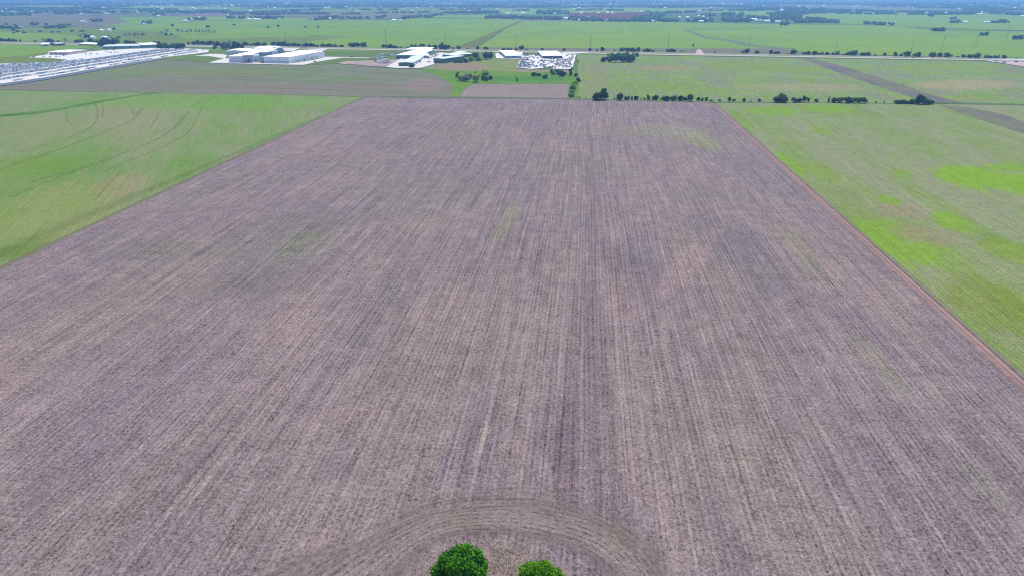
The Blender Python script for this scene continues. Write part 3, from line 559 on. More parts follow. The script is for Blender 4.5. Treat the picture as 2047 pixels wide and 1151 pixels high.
tree_row([(914, 156, 8, 11), (922, 162, 15, 13, 'y'), (933, 163, 15, 13, 'g', 'round'), (940, 158, 10, 9), (953, 164.5, 16, 15, 'y'), (951, 152, 6, 9, 'g', 'bare'), (969, 155, 16, 14, 'y'), (970, 162.5, 16, 10), (980, 159.5, 12, 9, 'd', 'bush')],
         'in the grove around the ditch', 'grove in the green ditch')
tree_row([(1068, 152.5, 12, 9), (1077, 153.4, 11, 7, 'd', 'bush'), (1089.5, 158, 10, 11, 'm'), (1103, 147, 10, 8, 'm'), (1106, 151, 9, 8), (1115, 149, 12, 11, 'm'), (1122, 153, 13, 13), (1129, 150, 8, 7), (1140.6, 152.5, 9, 16, 't', 'tall'), (1150, 153.5, 8, 8), (1155.2, 126.5, 3, 7, 'm', 'tall'), (1157.5, 164.2, 7, 7)],
         'in the group below the scrap yard', 'bushes below the scrap yard')
tree_row([(1208, 124, 14, 13, 'd', 'bush'), (1219, 124.8, 16, 15, 'm'), (1231, 125, 16, 15), (1243, 125, 17, 16, 'm'), (1255, 125, 17, 16), (1264, 124.5, 14, 14, 'm'), (1222, 118.5, 16, 15, 'b'), (1237, 117.5, 17, 14, 'b'), (1251, 117.5, 16, 14, 'm'), (1265, 118, 14, 13, 'b'), (1272, 114, 8, 9)],  # brighter leaf colour on the rear trees paints in the copse's sunlit top
         'in the dense copse by the highway', 'copse on the near side of the highway')
tree_row([(823.5, 136, 14, 11, 'm')], 'beside the front teal shed', 'lone trees')
tree_row([(1033.5, 164.3, 3.5, 10, 'm', 'tall')], 'standing alone in the green grass', 'lone trees')
tree_row([(1869, 63.3, 14, 8), (1881, 63.6, 13, 9), (1963, 72, 11, 7), (1971, 72, 10, 9), (2029, 80, 11, 8), (2038, 80.3, 11, 9)], 'in the open field beyond the highway', 'clumps in the open field', 't')
tree_row([(x, 76 + rnd.uniform(-1, 1), 9, 9, 'g', 'bare') for x in (162, 170, 252, 261, 270, 277, 284)] + [(164, 64, 11, 3.5, 't'), (177, 77, 14, 7, 't'), (220, 78, 8, 6), (237, 77.5, 7, 5), (288, 70.5, 5, 4), (332, 71.5, 6, 6), (343, 71, 6, 4.5), (323, 71, 9, 8, 'g', 'bare'), (335, 69, 9, 10, 'g', 'bare')],
         'around the farmyard left of the bare row', 'farmyard trees')
tree_row([(x, 69 + rnd.uniform(-0.6, 0.6), 8, rnd.uniform(7, 10), 'g', 'bare') for x in (357, 366, 375, 384, 392, 400, 407, 413, 420, 428)], 'in the row of bare trees', 'row of bare trees')

_rt = random.Random(31)
tree_row([(_rt.uniform(5, 640), _rt.uniform(50, 57), _rt.uniform(5, 9), _rt.uniform(3, 5), 't') for _ in range(14)] + [(_rt.uniform(5, 230), _rt.uniform(58, 68), _rt.uniform(5, 8), _rt.uniform(3, 5), 't') for _ in range(10)], 'scattered over the left plain', 'scattered trees on the left plain')
tree_row([(_rt.uniform(1270, 1640), _rt.uniform(41, 46), _rt.uniform(5, 9), _rt.uniform(3.5, 5.4), 't') for _ in range(26)], 'scattered through the village strip', 'scattered trees in the village strip')

# ------------------------------------------------------------------ two big foreground trees
def big_tree(px, py, zc, R_, hgt, kind, leaf, n, label, seed, fl=1.0):
    rg = np.random.default_rng(seed); x, y = G(px, py, zc)
    e = obj('broadleaf_tree', None, None, (x, y, 0)); tag(e, label, 'tree', 'two foreground trees')
    bl = [(0, 0, zc, R_ * 0.62, R_ * 0.62, (hgt - zc) * 0.75)]; cl = []
    for i in range(84):
        a = rg.random() * 2 * pi; ph = asin(rg.uniform(-0.75, 1.0)); rr = 0.66 + 0.24 * rg.random()
        s = R_ * rg.uniform(0.12, 0.30)
        q = (cos(a) * cos(ph) * R_ * rr, sin(a) * cos(ph) * R_ * rr, zc + sin(ph) * (hgt - zc) * rr, s, s, s * 0.85); bl.append(q); cl.append(q)
    c, a, b = crown_quads(rg, bl, n, leaf, shell=0.7)
    ok = c[:, 2] > 0.9; c, a, b = c[ok], a[ok], b[ok]
    obj('crown', quads_mesh('crown', c, a, b, MATB[kind]), e)
    v = trunk_mesh('trunk', bark, 0.035, 0.65, 6, seed); t = obj('trunk', v, e, sc=(hgt, hgt, hgt))
MATB = {'deep': leaf_mat('leaf_deep', (0.014, 0.08, 0.005), (0.10, 0.32, 0.02), 0.3), 'lime': leaf_mat('leaf_lime', (0.06, 0.19, 0.006), (0.19, 0.42, 0.02), 0.4)}
big_tree(923, 1150, 5.5, 5.9, 12.0, 'deep', 0.17, 26000, 'larger dark green leafy tree, left of the two at the bottom', 12)
big_tree(1084, 1172, 4.3, 5.2, 9.4, 'lime', 0.16, 20000, 'smaller yellow-green leafy tree, right of the two at the bottom', 5)
# dry grass around them
rg = np.random.default_rng(5); m = 1500; x0, y0 = G(1005, 1150)
c = np.c_[x0 + rg.normal(size=m) * 5.5, y0 + rg.normal(size=m) * 4.0, np.full(m, 0.18) + ZS[0]]; t = rg.normal(size=(m, 3)) * (1, 1, 0); t /= np.linalg.norm(t, axis=1)[:, None]
up = np.c_[rg.normal(size=(m, 2)) * 0.5, np.ones(m)]; o = obj('dry_grass', quads_mesh('dry_grass', c, t * 0.07, up * 0.17, leaf_mat('straw', (0.16, 0.15, 0.09), (0.34, 0.29, 0.25), 0.3)))
tag(o, 'dry pale grass and weeds between the two foreground trees', 'grass', kind='stuff')

# ------------------------------------------------------------------ far woods (masses of tiny crowns)
def blob(rg):
    t = (1 + 5 ** 0.5) / 2
    V = np.array([(-1, t, 0), (1, t, 0), (-1, -t, 0), (1, -t, 0), (0, -1, t), (0, 1, t), (0, -1, -t), (0, 1, -t), (t, 0, -1), (t, 0, 1), (-t, 0, -1), (-t, 0, 1)], float) / 1.9
    return V * (0.75 + 0.5 * rg.random((12, 1)))
ICO = [(0, 11, 5), (0, 5, 1), (0, 1, 7), (0, 7, 10), (0, 10, 11), (1, 5, 9), (5, 11, 4), (11, 10, 2), (10, 7, 6), (7, 1, 8), (3, 9, 4), (3, 4, 2), (3, 2, 6), (3, 6, 8), (3, 8, 9), (4, 9, 5), (2, 4, 11), (6, 2, 10), (8, 6, 7), (9, 8, 1)]
WM = [leaf_mat('wood_teal', (0.035, 0.07, 0.04), (0.07, 0.11, 0.06), 0.1), leaf_mat('wood_dark', (0.02, 0.04, 0.022), (0.045, 0.07, 0.035), 0.1), leaf_mat('wood_grey', (0.09, 0.09, 0.08), (0.14, 0.13, 0.11), 0.1)]
def woods(label, bands, mi=0):
    """bands: (x0, y0, x1, y1, half thickness px, count)"""
    rg = np.random.default_rng(len(label)); v = []; f = []
    for (x0, y0, x1, y1, th, cnt) in bands:
        for i in range(cnt):
            t = rg.random(); px = x0 + (x1 - x0) * t + rg.normal() * 0.6; py = y0 + (y1 - y0) * t + rg.uniform(-th, th)
            if sin(px * 0.35 + x0) + sin(px * 0.13 + 2 * x0) + rg.normal() * 0.7 < -0.9: continue
            x, y = G(px, py); s = rg.uniform(3.2, 6.5); k = len(v)
            V = blob(rg) * (s * 1.25, s * 1.25, s) + (x, y, s * 0.85)
            v += [tuple(p) for p in V]; f += [(a + k, b + k, c + k) for a, b, c in ICO]
    o = obj('woodland', mesh('woodland', v, f, [WM[mi]], smooth=False)); tag(o, label, 'woods', kind='stuff')
woods('thin woods on the plain at far upper left', [(0, 30, 62, 30, 2.5, 120), (62, 25, 180, 24, 2.5, 220), (110, 28.5, 150, 28.5, 1, 50), (0, 20, 200, 19, 3.5, 300), (0, 57.5, 40, 57.5, 0.7, 30), (176, 45, 206, 42, 1.5, 40), (65, 51, 76, 50, 1.3, 14), (118, 56.5, 133, 54.5, 1.8, 40), (92, 58, 116, 55, 0.8, 20)])
woods('scattered tree belts left of the big warehouse on the plain', [(280, 22, 355, 22, 2.6, 170), (306, 32, 330, 31, 0.8, 26), (368, 41, 410, 40, 1.5, 40), (455, 37, 490, 37, 1.5, 50), (455, 30, 492, 28, 1.6, 50), (285, 49, 302, 46, 1.8, 26), (430, 24, 460, 23, 0.8, 30), (210, 26, 280, 24, 1.5, 60)], 0)
woods('blue-green belt of woods above the first green field', [(505, 28, 560, 28, 3.2, 260), (562, 24, 600, 23, 1.5, 60), (500, 38, 565, 37, 1.8, 90), (610, 28.5, 660, 28.5, 0.9, 70), (620, 20, 645, 20, 1.6, 30), (628, 41, 640, 40.5, 0.9, 18), (640, 38, 685, 35.5, 1.8, 110), (680, 38, 760, 37.5, 0.8, 50)])
woods('tree belts rising behind the long green field', [(803, 38, 845, 33.5, 1.3, 120), (850, 36, 866, 34, 1.8, 60), (866, 31.5, 885, 29.5, 1.2, 50), (765, 36, 770, 33, 1, 10), (893, 26.5, 1000, 25.5, 1.6, 200), (772, 21, 795, 20.5, 0.6, 20), (970, 36.5, 1012, 35.5, 1.8, 120), (795, 41, 806, 41, 0.8, 12), (750, 27, 860, 26, 0.8, 60)])
woods('long dark belt of woods in the middle distance', [(1000, 36, 1125, 39.5, 2.0, 420), (1138, 38, 1190, 41, 3.2, 220), (1072, 26, 1100, 27, 3.0, 120), (1095, 26.5, 1137, 26, 2.4, 120), (1190, 42, 1262, 43.5, 1.3, 110), (1165, 20.5, 1250, 22, 0.8, 80)])
woods('grove and hedges above the pale green field', [(1255, 43, 1355, 43, 1.6, 160), (1265, 39, 1325, 36, 4.0, 300), (1300, 29, 1330, 30, 2.5, 100), (1330, 26.5, 1391, 25, 1.8, 160), (1375, 42, 1425, 42, 2.4, 150), (1395, 34, 1430, 31, 2, 60), (1292, 25, 1300, 24, 1, 12)])
woods('wooded village edge right of centre', [(1445, 40, 1495, 41, 4.0, 260), (1443, 30, 1485, 31, 3.2, 120), (1495, 36, 1540, 38, 2, 60), (1540, 36, 1602, 36, 4.5, 420), (1552, 28, 1600, 28, 3.5, 180), (1562, 50, 1574, 50, 2.0, 40), (1590, 44, 1678, 45, 2.2, 220), (1612, 40, 1650, 41, 1.8, 80)])
woods('line of small trees across the far right fields', [(1610, 27, 1655, 27, 0.7, 26), (1672, 27.6, 1692, 27.6, 0.8, 24), (1728, 49, 1785, 50.5, 1.3, 60), (1500, 18, 1740, 23, 1.4, 420), (1740, 24, 1960, 27.5, 1.0, 300), (1765, 28.8, 1795, 29.2, 0.9, 40), (1814, 29.2, 1842, 29.5, 0.9, 40), (1857, 33.3, 1867, 33.3, 0.8, 14), (1900, 45, 1916, 45, 2, 26), (1900, 39, 1910, 39, 0.7, 8), (1996, 45.5, 2012, 45, 1.8, 26), (1980, 46.6, 2018, 46.6, 0.5, 16)], 0)
woods('big blue wood near the right edge of the horizon', [(1926, 19, 2013, 22, 4.0, 520), (1980, 27, 2047, 30, 2.0, 160), (2022, 30, 2047, 31, 1.6, 50)], 0)
_rb = random.Random(21); EXTRA = []
for _ in range(70):
    _x, _y = _rb.uniform(-20, 2060), _rb.choice((_rb.uniform(6, 16), _rb.uniform(16, 30))); _w = _rb.uniform(30, 160)
    EXTRA.append((_x, _y, _x + _w, _y + _rb.uniform(-0.6, 0.8), 0.35, int(_w * 0.8)))
woods('hazy woods under the horizon', EXTRA + [(0, 9, 700, 11, 3, 800), (500, 14, 1000, 12.5, 2.2, 900), (1000, 13, 1500, 14, 1.8, 800), (0, 4, 2047, 4, 2.5, 1300), (1500, 8, 2047, 10, 2.5, 600), (700, 6, 1400, 8, 2, 500)], 0)

# ------------------------------------------------------------------ buildings
white_roof = plain_mat('white_roof', (254, 252, 250), 0.02, 0.3, raw=(0.8, 0.8, 0.79, 1)); white_wall = plain_mat('white_wall', (0, 0, 0), 0.03, 0.3, raw=(0.8, 0.8, 0.86, 1))
grey_wall = plain_mat('grey_wall', (0, 0, 0), 0.04, 0.3, raw=(0.36, 0.38, 0.46, 1)); stripe = plain_mat('blue_grey_stripe', (0, 0, 0), 0.03, 0.3, raw=(0.28, 0.34, 0.5, 1))
teal_wall = plain_mat('teal_wall', (0, 0, 0), 0.06, 0.3, raw=(0.09, 0.16, 0.17, 1)); teal_light = plain_mat('pale_teal_wall', (0, 0, 0), 0.06, 0.3, raw=(0.24, 0.36, 0.38, 1)); mint_roof = plain_mat('pale_metal_roof', (0, 0, 0), 0.03, 0.3, raw=(0.43, 0.49, 0.47, 1))
darkg = plain_mat('dark_opening', (0, 0, 0), 0.05, 1, rough=0.4, spec=0.4, raw=(0.03, 0.035, 0.06, 1)); glassm = plain_mat('window_glass', (0, 0, 0), 0.03, 1, rough=0.15, spec=0.6, raw=(0.10, 0.14, 0.2, 1))
redm = plain_mat('red_roof', (0, 0, 0), 0.05, 1, raw=(0.30, 0.16, 0.14, 1)); tanw = plain_mat('tan_wall', (0, 0, 0), 0.05, 1, raw=(0.45, 0.40, 0.36, 1))


def box_vf(p0, ux, uy, h, z0=0.0):
    p0 = np.array(p0, float); ux = np.array(ux, float); uy = np.array(uy, float)
    b = [p0, p0 + ux, p0 + ux + uy, p0 + uy]
    v = [(*q, z0) for q in b] + [(*q, z0 + h) for q in b]
    return v, [(0, 3, 2, 1), (4, 5, 6, 7), (0, 1, 5, 4), (1, 2, 6, 5), (2, 3, 7, 6), (3, 0, 4, 7)]


def building(name, label, FL, FR, BR, h, wall, roof, rise=0.0, ridge='depth', parts=(), cat='building', group=None, px=True, ov=0.4, roof_name='roof'):
    """walls from three ground corners; parts: (name, face f/r/l/b, t0, t1, z0, z1, material) set 6 cm proud"""
    a, b, c = [np.array(G(*p) if px else p) for p in (FL, FR, BR)]
    ux = b - a; W_ = np.linalg.norm(ux); ux /= W_
    uy = np.array((-ux[1], ux[0])); D_ = float(abs((c - b) @ uy))
    e = obj(name, None, None, (a[0], a[1], 0), atan2(ux[1], ux[0])); tag(e, label, cat, group)
    v, f = box_vf((0, 0), (W_, 0), (0, D_), h)
    if rise > 0:
        k = len(v)
        if ridge == 'depth': v += [(W_ / 2, 0, h + rise), (W_ / 2, D_, h + rise)]; f += [(4, 5, k), (7, k + 1, 6)]
        else: v += [(0, D_ / 2, h + rise), (W_, D_ / 2, h + rise)]; f += [(4, k, 7), (5, 6, k + 1)]
    obj('wall', mesh('wall', v, f, [wall]), e)
    t = 0.25; o = ov
    if rise > 0:
        if ridge == 'depth':
            sl = rise / (W_ / 2); P_ = [(-o, -o * sl), (W_ / 2, rise), (W_ + o, -o * sl)]
            v = [(x, y, h + 0.05 + z + dz_) for dz_ in (0, t) for x, z in P_ for y in (-o, D_ + o)]
        else:
            sl = rise / (D_ / 2); P_ = [(-o, -o * sl), (D_ / 2, rise), (D_ + o, -o * sl)]
            v = [(x, y, h + 0.05 + z + dz_) for dz_ in (0, t) for y, z in P_ for x in (-o, W_ + o)]
        f = [(6, 7, 9, 8), (8, 9, 11, 10), (0, 2, 3, 1), (2, 4, 5, 3), (0, 1, 7, 6), (4, 10, 11, 5), (0, 6, 8, 2), (2, 8, 10, 4), (1, 3, 9, 7), (3, 5, 11, 9)]
        me = mesh('roof', v, f, [roof])
    else:
        v, f = box_vf((-o, -o), (W_ + 2 * o, 0), (0, D_ + 2 * o), 0.35, h + 0.02); me = mesh('roof', v, f, [roof])
    obj(roof_name, me, e)
    for (pn, face, t0, t1, z0, z1, m) in parts:
        d = 0.06
        if face == 'f': q = ((t0 * W_, -d), ((t1 - t0) * W_, 0), (0, d - 0.005))
        elif face == 'b': q = ((t0 * W_, D_ + 0.005), ((t1 - t0) * W_, 0), (0, d))
        elif face == 'r': q = ((W_ + 0.005, t0 * D_), (d, 0), (0, (t1 - t0) * D_))
        else: q = ((-d, t0 * D_), (d - 0.005, 0), (0, (t1 - t0) * D_))
        v, f = box_vf(*q, z1 - z0, z0); obj(pn, mesh(pn, v, f, [m]), e)
    return e


# two big white warehouses
building('warehouse', 'long white warehouse on the left with striped front and tall office block', (458.8, 126.2), (487, 126.3), (556, 108.6), 11.0, white_wall, white_roof, parts=[
    ('wall_stripe', 'f', 0.02, 1.0, 6.3, 7.3, stripe), ('wall_stripe', 'f', 0.02, 1.0, 2.6, 3.6, stripe), ('wall_stripe', 'r', 0.12, 0.5, 5.2, 6.0, stripe), ('wall_stripe', 'r', 0.55, 0.95, 5.2, 6.0, stripe)])
building('office_block', 'grey glazed entrance block on the corner of the left warehouse', (486.8, 126.9), (508, 126.4), (513, 123), 13.0, grey_wall, white_roof, parts=[
    ('door', 'f', 0.42, 0.56, 0, 6.5, darkg), ('door', 'f', 0.60, 0.66, 0, 6.5, darkg), ('window', 'f', 0.28, 0.34, 0, 3.0, darkg), ('window', 'f', 0.08, 0.2, 0, 2.6, glassm), ('door', 'r', 0.3, 0.7, 0, 6.5, darkg)])
building('warehouse_annex', 'white side bay behind the entrance block, warm lit roof', (508, 124), (521, 122.8), (531, 118.5), 10.0, white_wall, white_roof, parts=[('wall_stripe', 'r', 0.1, 0.9, 5.5, 6.3, stripe)])
building('warehouse_annex', 'grey mid block on the right flank of the left warehouse', (528, 118.6), (545, 117.2), (549, 113.5), 11.6, grey_wall, white_roof)
building('warehouse_annex', 'white rear bay of the left warehouse', (545, 113.6), (556, 112.6), (562, 109), 10.0, white_wall, white_roof)
building('warehouse_annex', 'tall grey block at the back end of the left warehouse', (556, 109.3), (567, 108.7), (569, 106.5), 12.5, grey_wall, white_roof, parts=[('door', 'f', 0.3, 0.6, 0, 3.5, darkg)])
building('warehouse', 'broad white warehouse on the right with a row of small windows', (528.7, 127), (579.7, 128.3), (651, 115.2), 11.0, white_wall, white_roof, parts=[
    ('window', 'f', 0.30, 0.33, 6.2, 7.3, glassm), ('window', 'f', 0.58, 0.61, 6.2, 7.3, glassm), ('window', 'f', 0.84, 0.87, 6.2, 7.3, glassm), ('wall_stripe', 'f', 0.02, 0.99, 3.2, 4.2, stripe), ('wall_stripe', 'r', 0.02, 0.8, 3.2, 4.2, stripe)]
    + [('window', 'r', t, t + 0.014, 6.2, 7.3, glassm) for t in (0.08, 0.16, 0.27, 0.34, 0.42, 0.49, 0.57, 0.68, 0.80, 0.87)] + [('dock_door', 'r', t, t + 0.03, 0, 3.2, darkg) for t in (0.2, 0.38, 0.6)])
building('entrance_block', 'dark grey porch block on the left corner of the broad warehouse', (521, 126.6), (528.3, 127), (536, 124), 9.6, grey_wall, grey_wall, parts=[('door', 'f', 0.5, 0.8, 0, 3.6, darkg), ('window', 'f', 0.5, 0.8, 5, 6.6, glassm)])
building('storage_hall', 'small white hall behind the left warehouse', (452.5, 108.4), (487, 108.6), (494, 104.5), 6.0, white_wall, white_roof, 1.0)
building('storage_hall', 'white roofed hall joining the left warehouse from behind', (489, 108.4), (528, 107.8), (536, 104.6), 5.0, white_wall, white_roof, 1.0)
building('storage_hall', 'farthest white roofed hall beside the highway', (508, 104.8), (548, 104.2), (552, 99.5), 6.5, white_wall, white_roof, 1.0)
# centre complex
building('workshop', 'largest white roofed workshop of the central group', (791.5, 118.4), (832, 119), (858, 107), 6.5, teal_light, white_roof, 1.2, parts=[('window', 'f', 0.02, 0.05, 1, 4, darkg), ('wall_band', 'f', 0.06, 0.75, 0.2, 5.8, teal_wall)])
building('workshop', 'rear white roofed workshop behind the central group', (811, 107.2), (858, 107.5), (860, 102.8), 7.0, teal_light, white_roof, 0.8)
building('workshop', 'wide pale roofed workshop on the right of the largest one', (834, 118), (858, 117.6), (872, 107.8), 5.0, teal_light, white_roof, 0.8, parts=[('door', 'r', 0.1 + 0.15 * i, 0.2 + 0.15 * i, 0.1, 4, white_wall) for i in range(5)])
building('shed', 'pale metal shed in the middle of the central group', (815, 125), (839, 125), (856, 117.5), 5.2, teal_wall, mint_roof, 0.8, parts=[('door', 'r', 0.08 + 0.2 * i, 0.2 + 0.2 * i, 0.1, 4, white_wall) for i in range(4)])
building('shed', 'front teal shed beside the lone tree', (797, 133.6), (826, 133.8), (842, 125.5), 6.0, teal_wall, mint_roof, 0.9, parts=[('door', 'r', 0.08 + 0.2 * i, 0.2 + 0.2 * i, 0.1, 4.3, white_wall) for i in range(4)] + [('base_strip', 'f', 0.0, 1.0, 0, 0.5, white_wall)])
building('shed', 'teal shed with pale posts at the right of the concrete yard', (866.7, 125.9), (886.2, 127.2), (900, 119.3), 7.3, teal_wall, mint_roof, 0.5, parts=[('post', 'f', t, t + 0.015, 0, 7, teal_light) for t in (0.1, 0.33, 0.52, 0.72)])
building('shed', 'dark teal shed with white roof nearest the thicket', (885, 115.5), (902, 117.3), (915, 110.8), 5.4, teal_wall, white_roof, 0.5)
building('shed', 'small dark shed behind the one nearest the thicket', (899, 110.8), (915, 111.5), (917, 107.6), 4.2, teal_wall, mint_roof, 0.4)
# right complex
building('workshop', 'white roofed workshop left of the scrap yard', (1011, 117.8), (1042.5, 117.4), (1043, 106.4), 5.0, teal_light, white_roof, 1.2, ridge='width', parts=[('door', 'f', 0.45, 0.55, 0, 4, darkg), ('door', 'f', 0.6, 0.68, 0, 3, darkg), ('window', 'f', 0.1, 0.2, 1.5, 3, glassm)])
building('repair_shed', 'white roofed repair shed with dark open bays in the scrap yard', (1084, 118), (1124.5, 117.8), (1126.5, 108), 5.2, tanw, white_roof, 0.9, ridge='width', parts=[('bay_shade', 'f', 0.02 + 0.122 * i, 0.125 + 0.122 * i, 0, 4.6, darkg) for i in range(8)])  # flat dark panels painted in for the shade inside the open bays
# left lot and road side
building('lot_office', 'white roofed office building in the gravel lot', (99, 110.6), (137, 111), (143, 106), 5.5, tanw, white_roof, 0.8, ridge='width', parts=[('door', 'f', 0.3, 0.4, 0, 3, darkg), ('window', 'f', 0.55, 0.75, 1, 3, glassm), ('door', 'f', 0.1, 0.15, 0, 3, darkg)])
building('long_shed', 'long low teal shed beside the gravel lot', (206, 98.6), (280, 96.8), (283, 93.2), 5.0, teal_light, mint_roof, 0.8, ridge='width', parts=[('door', 'f', 0.7, 0.76, 0, 3.5, darkg), ('door', 'f', 0.3, 0.36, 0, 3.5, darkg)])
building('long_shed', 'brighter white roofed shed at the end of the gravel lot', (284.5, 96.4), (317, 95), (315, 91), 6.0, teal_light, white_roof, 1.2, ridge='width', parts=[('door', 'f', 0.6, 0.68, 0, 4, darkg)])
building('farm_shed', 'white roofed shed left of the yard by the highway', (82, 93.6), (89.5, 93.4), (91, 90.5), 4.5, grey_wall, white_roof, 1.2, ridge='width')
building('farm_shed', 'white roofed shed at the centre of the yard by the highway', (91, 93.2), (98, 93), (99, 90.3), 4.5, grey_wall, white_roof, 1.2, ridge='width')
building('farm_shed', 'dark blue shed at the right of the yard by the highway', (113, 92.6), (131, 91.6), (131, 89.2), 4.5, darkg, grey_wall, 1.0, ridge='width')
building('farm_shed', 'long pale shed before the teal trees by the highway', (157, 91.2), (192, 93.2), (191, 90), 4.0, tanw, white_roof, 0.8, ridge='width')

# far farmhouses: one small house each, copies share their meshes
hv, hf = box_vf((-0.5, -0.5), (1, 0), (0, 1), 0.7); hv += [(-0.5, 0, 1), (0.5, 0, 1)]; hf += [(4, 8, 7), (5, 6, 9)]
hw_me = mesh('wall', hv, hf, [white_wall]); hw_dk = mesh('wall', hv, hf, [grey_wall])
rv = [(x, y, z + dz_) for dz_ in (0, 0.05) for y, z in ((-0.56, 0.67), (0, 1.01), (0.56, 0.67)) for x in (-0.53, 0.53)]
rf = [(6, 7, 9, 8), (8, 9, 11, 10), (0, 2, 3, 1), (2, 4, 5, 3), (0, 1, 7, 6), (4, 10, 11, 5), (0, 6, 8, 2), (2, 8, 10, 4), (1, 3, 9, 7), (3, 5, 11, 9)]
hr = [mesh('roof', rv, rf, [m]) for m in (white_roof, mint_roof, redm)]
def houses(items, where, group):
    for i, (px, py, w, *k) in enumerate(sorted(items)):
        k = k[0] if k else 0; x, y = G(px, py); D = depth(x, y); wm = w * D / F
        e = obj('farmhouse', None, None, (x, y, 0), rnd.uniform(-0.15, 0.15) + 0.05, (wm, min(wm, 14) + 6, 6.5))
        tag(e, f"{('white', 'pale grey', 'reddish')[k]} roofed {'long barn' if w > 8 else 'building'}, {ordw(i)} from the left {where}", 'barn' if w > 8 else 'house', group)
        obj('wall', hw_me if k != 2 else hw_dk, e); obj('roof', hr[k], e)
houses([(67, 24.8, 7), (14, 20.5, 3), (26, 25, 3), (163, 29.3, 4), (214, 28.8, 9), (187, 44.5, 8), (167, 45.5, 10, 1), (190, 42.5, 6, 2), (212, 78.5, 10), (206, 63.5, 6), (220, 63, 4), (172, 76.5, 5), (187, 77.5, 6), (38, 57, 16, 1), (115, 54.5, 3), (5, 24, 3, 1)], 'on the far left plain', 'buildings on the left plain')
houses([(266, 23, 5), (284, 21.2, 5), (288, 50.5, 8), (292, 46.5, 6, 2), (318, 33.6, 6), (315, 15.5, 4), (325, 15.5, 3), (365, 21, 6, 1), (387, 17.5, 6), (392, 19.8, 4), (383, 41.5, 13, 1), (372, 43.5, 8), (400, 37.6, 7), (413, 18.5, 4), (438, 14, 5), (457, 33.5, 5), (459, 30, 4), (500, 41, 8), (516, 41.3, 14), (502, 24, 6), (575, 7.5, 8), (612, 27.6, 8), (658, 16, 5), (630, 41.5, 6), (716, 24.6, 10, 1), (660, 39, 4)], 'on the plain above the warehouses', 'buildings above the warehouses')
houses([(788, 42.8, 8), (801, 42.5, 8, 1), (833, 17.5, 3), (806, 20, 4, 1), (970, 35, 4), (984, 36.5, 5), (994, 20.5, 6), (903, 11.5, 3), (1015.5, 28.8, 8), (1046, 27.5, 8), (1028, 12, 4), (1132, 39, 9), (1157, 42.5, 3), (1173, 36.5, 6), (1130, 28, 9, 1), (1157.5, 17.8, 5), (1162, 27.8, 5), (1109, 28.8, 6, 1), (1196, 28, 4), (1215, 27.5, 5), (1224, 28.3, 4), (1126, 3.5, 5), (1237, 5.5, 8), (1152, 11, 3)], 'on the plain above the central sheds', 'buildings above the central sheds')
houses([(1195, 41.5, 4), (1200, 41.5, 3, 1), (1213, 43, 3), (1232, 43, 3), (1244, 42, 4), (1252.5, 41, 4), (1305, 44, 7), (1322, 9, 4), (1306, 11, 4), (1358, 36.5, 4), (1374, 37, 6), (1383, 42.5, 6), (1398, 34, 6), (1405, 35.2, 6), (1408, 31.8, 6), (1417, 31.5, 6), (1414, 41, 6), (1401, 44.8, 8), (1463, 36.8, 5), (1470, 38, 5), (1477, 43.5, 8), (1494, 37, 5), (1506, 41, 12), (1512, 43.5, 4), (1482, 9, 5), (1473, 9.5, 3)], 'in the village strip right of centre', 'village buildings right of centre')
houses([(1532, 44, 10), (1552, 45.5, 12), (1520, 43.6, 7, 1), (1716, 14, 4), (1821, 16.6, 6), (1890, 27.6, 5), (1927, 46, 8), (1917, 45.5, 6, 1), (1971, 47, 12, 1), (1958, 29.5, 8), (1995, 18.6, 3), (2044, 34, 9), (1970, 8, 3, 1), (1852, 27.6, 4)], 'on the plain at the upper right', 'buildings at the upper right')

_rh = random.Random(4)
houses([(_rh.uniform(10, 1020), _rh.uniform(9, 27), _rh.choice((3, 4, 5, 6)), _rh.choice((0, 0, 1))) for _ in range(26)], 'in the hazy upper left distance', 'hazy far buildings on the left half')
houses([(_rh.uniform(1030, 2040), _rh.uniform(9, 27), _rh.choice((3, 4, 5, 6)), _rh.choice((0, 0, 1))) for _ in range(28)], 'in the hazy upper right distance', 'hazy far buildings on the right half')

# ------------------------------------------------------------------ utility poles
pole_m = plain_mat('weathered_steel', (0, 0, 0), 0.1, 1, raw=(0.13, 0.14, 0.14, 1))
def cyl(v, f, p, q, r0, r1, k=8):
    p = np.array(p, float); q = np.array(q, float); d = (q - p) / np.linalg.norm(q - p); u = np.cross(d, (0.31, 0.2, 0.93) if abs(d[2]) < 0.9 else (1, 0, 0)); u /= np.linalg.norm(u); w = np.cross(d, u); s = len(v)
    for c, r in ((p, r0), (q, r1)):
        for i in range(k): v.append(tuple(c + r * (cos(2 * pi * i / k) * u + sin(2 * pi * i / k) * w)))
    for i in range(k): f.append((s + i, s + (i + 1) % k, s + k + (i + 1) % k, s + k + i))
    f.append(tuple(range(s + k, s + 2 * k))); f.append(tuple(range(s + k - 1, s - 1, -1)))
v, f = [], []; cyl(v, f, (0, 0, 0), (0, 0, 1), 0.017, 0.009); shaft = mesh('shaft', v, f, [pole_m])
v, f = [], []
for z, s in ((0.92, 1), (0.86, -1), (0.80, 1)): cyl(v, f, (0, 0, z), (0.045 * s, 0, z + 0.008), 0.004, 0.003, 6); cyl(v, f, (0.045 * s, 0, z + 0.008), (0.045 * s, 0, z - 0.02), 0.004, 0.004, 6)
arm = mesh('insulator_arm', v, f, [pole_m])
POLES = [(351, 98.0, 8), (573.3, 92.5, 26), (773, 96.5, 34), (891.5, 98, 26), (1031, 97.5, 23), (1180, 99.3, 24.5), (1335.5, 101, 26), (1496.5, 103, 24), (1669.5, 106, 25), (1820.5, 107, 25), (1881.5, 102.3, 27), (1950, 94, 22.5), (2009, 87, 22)]
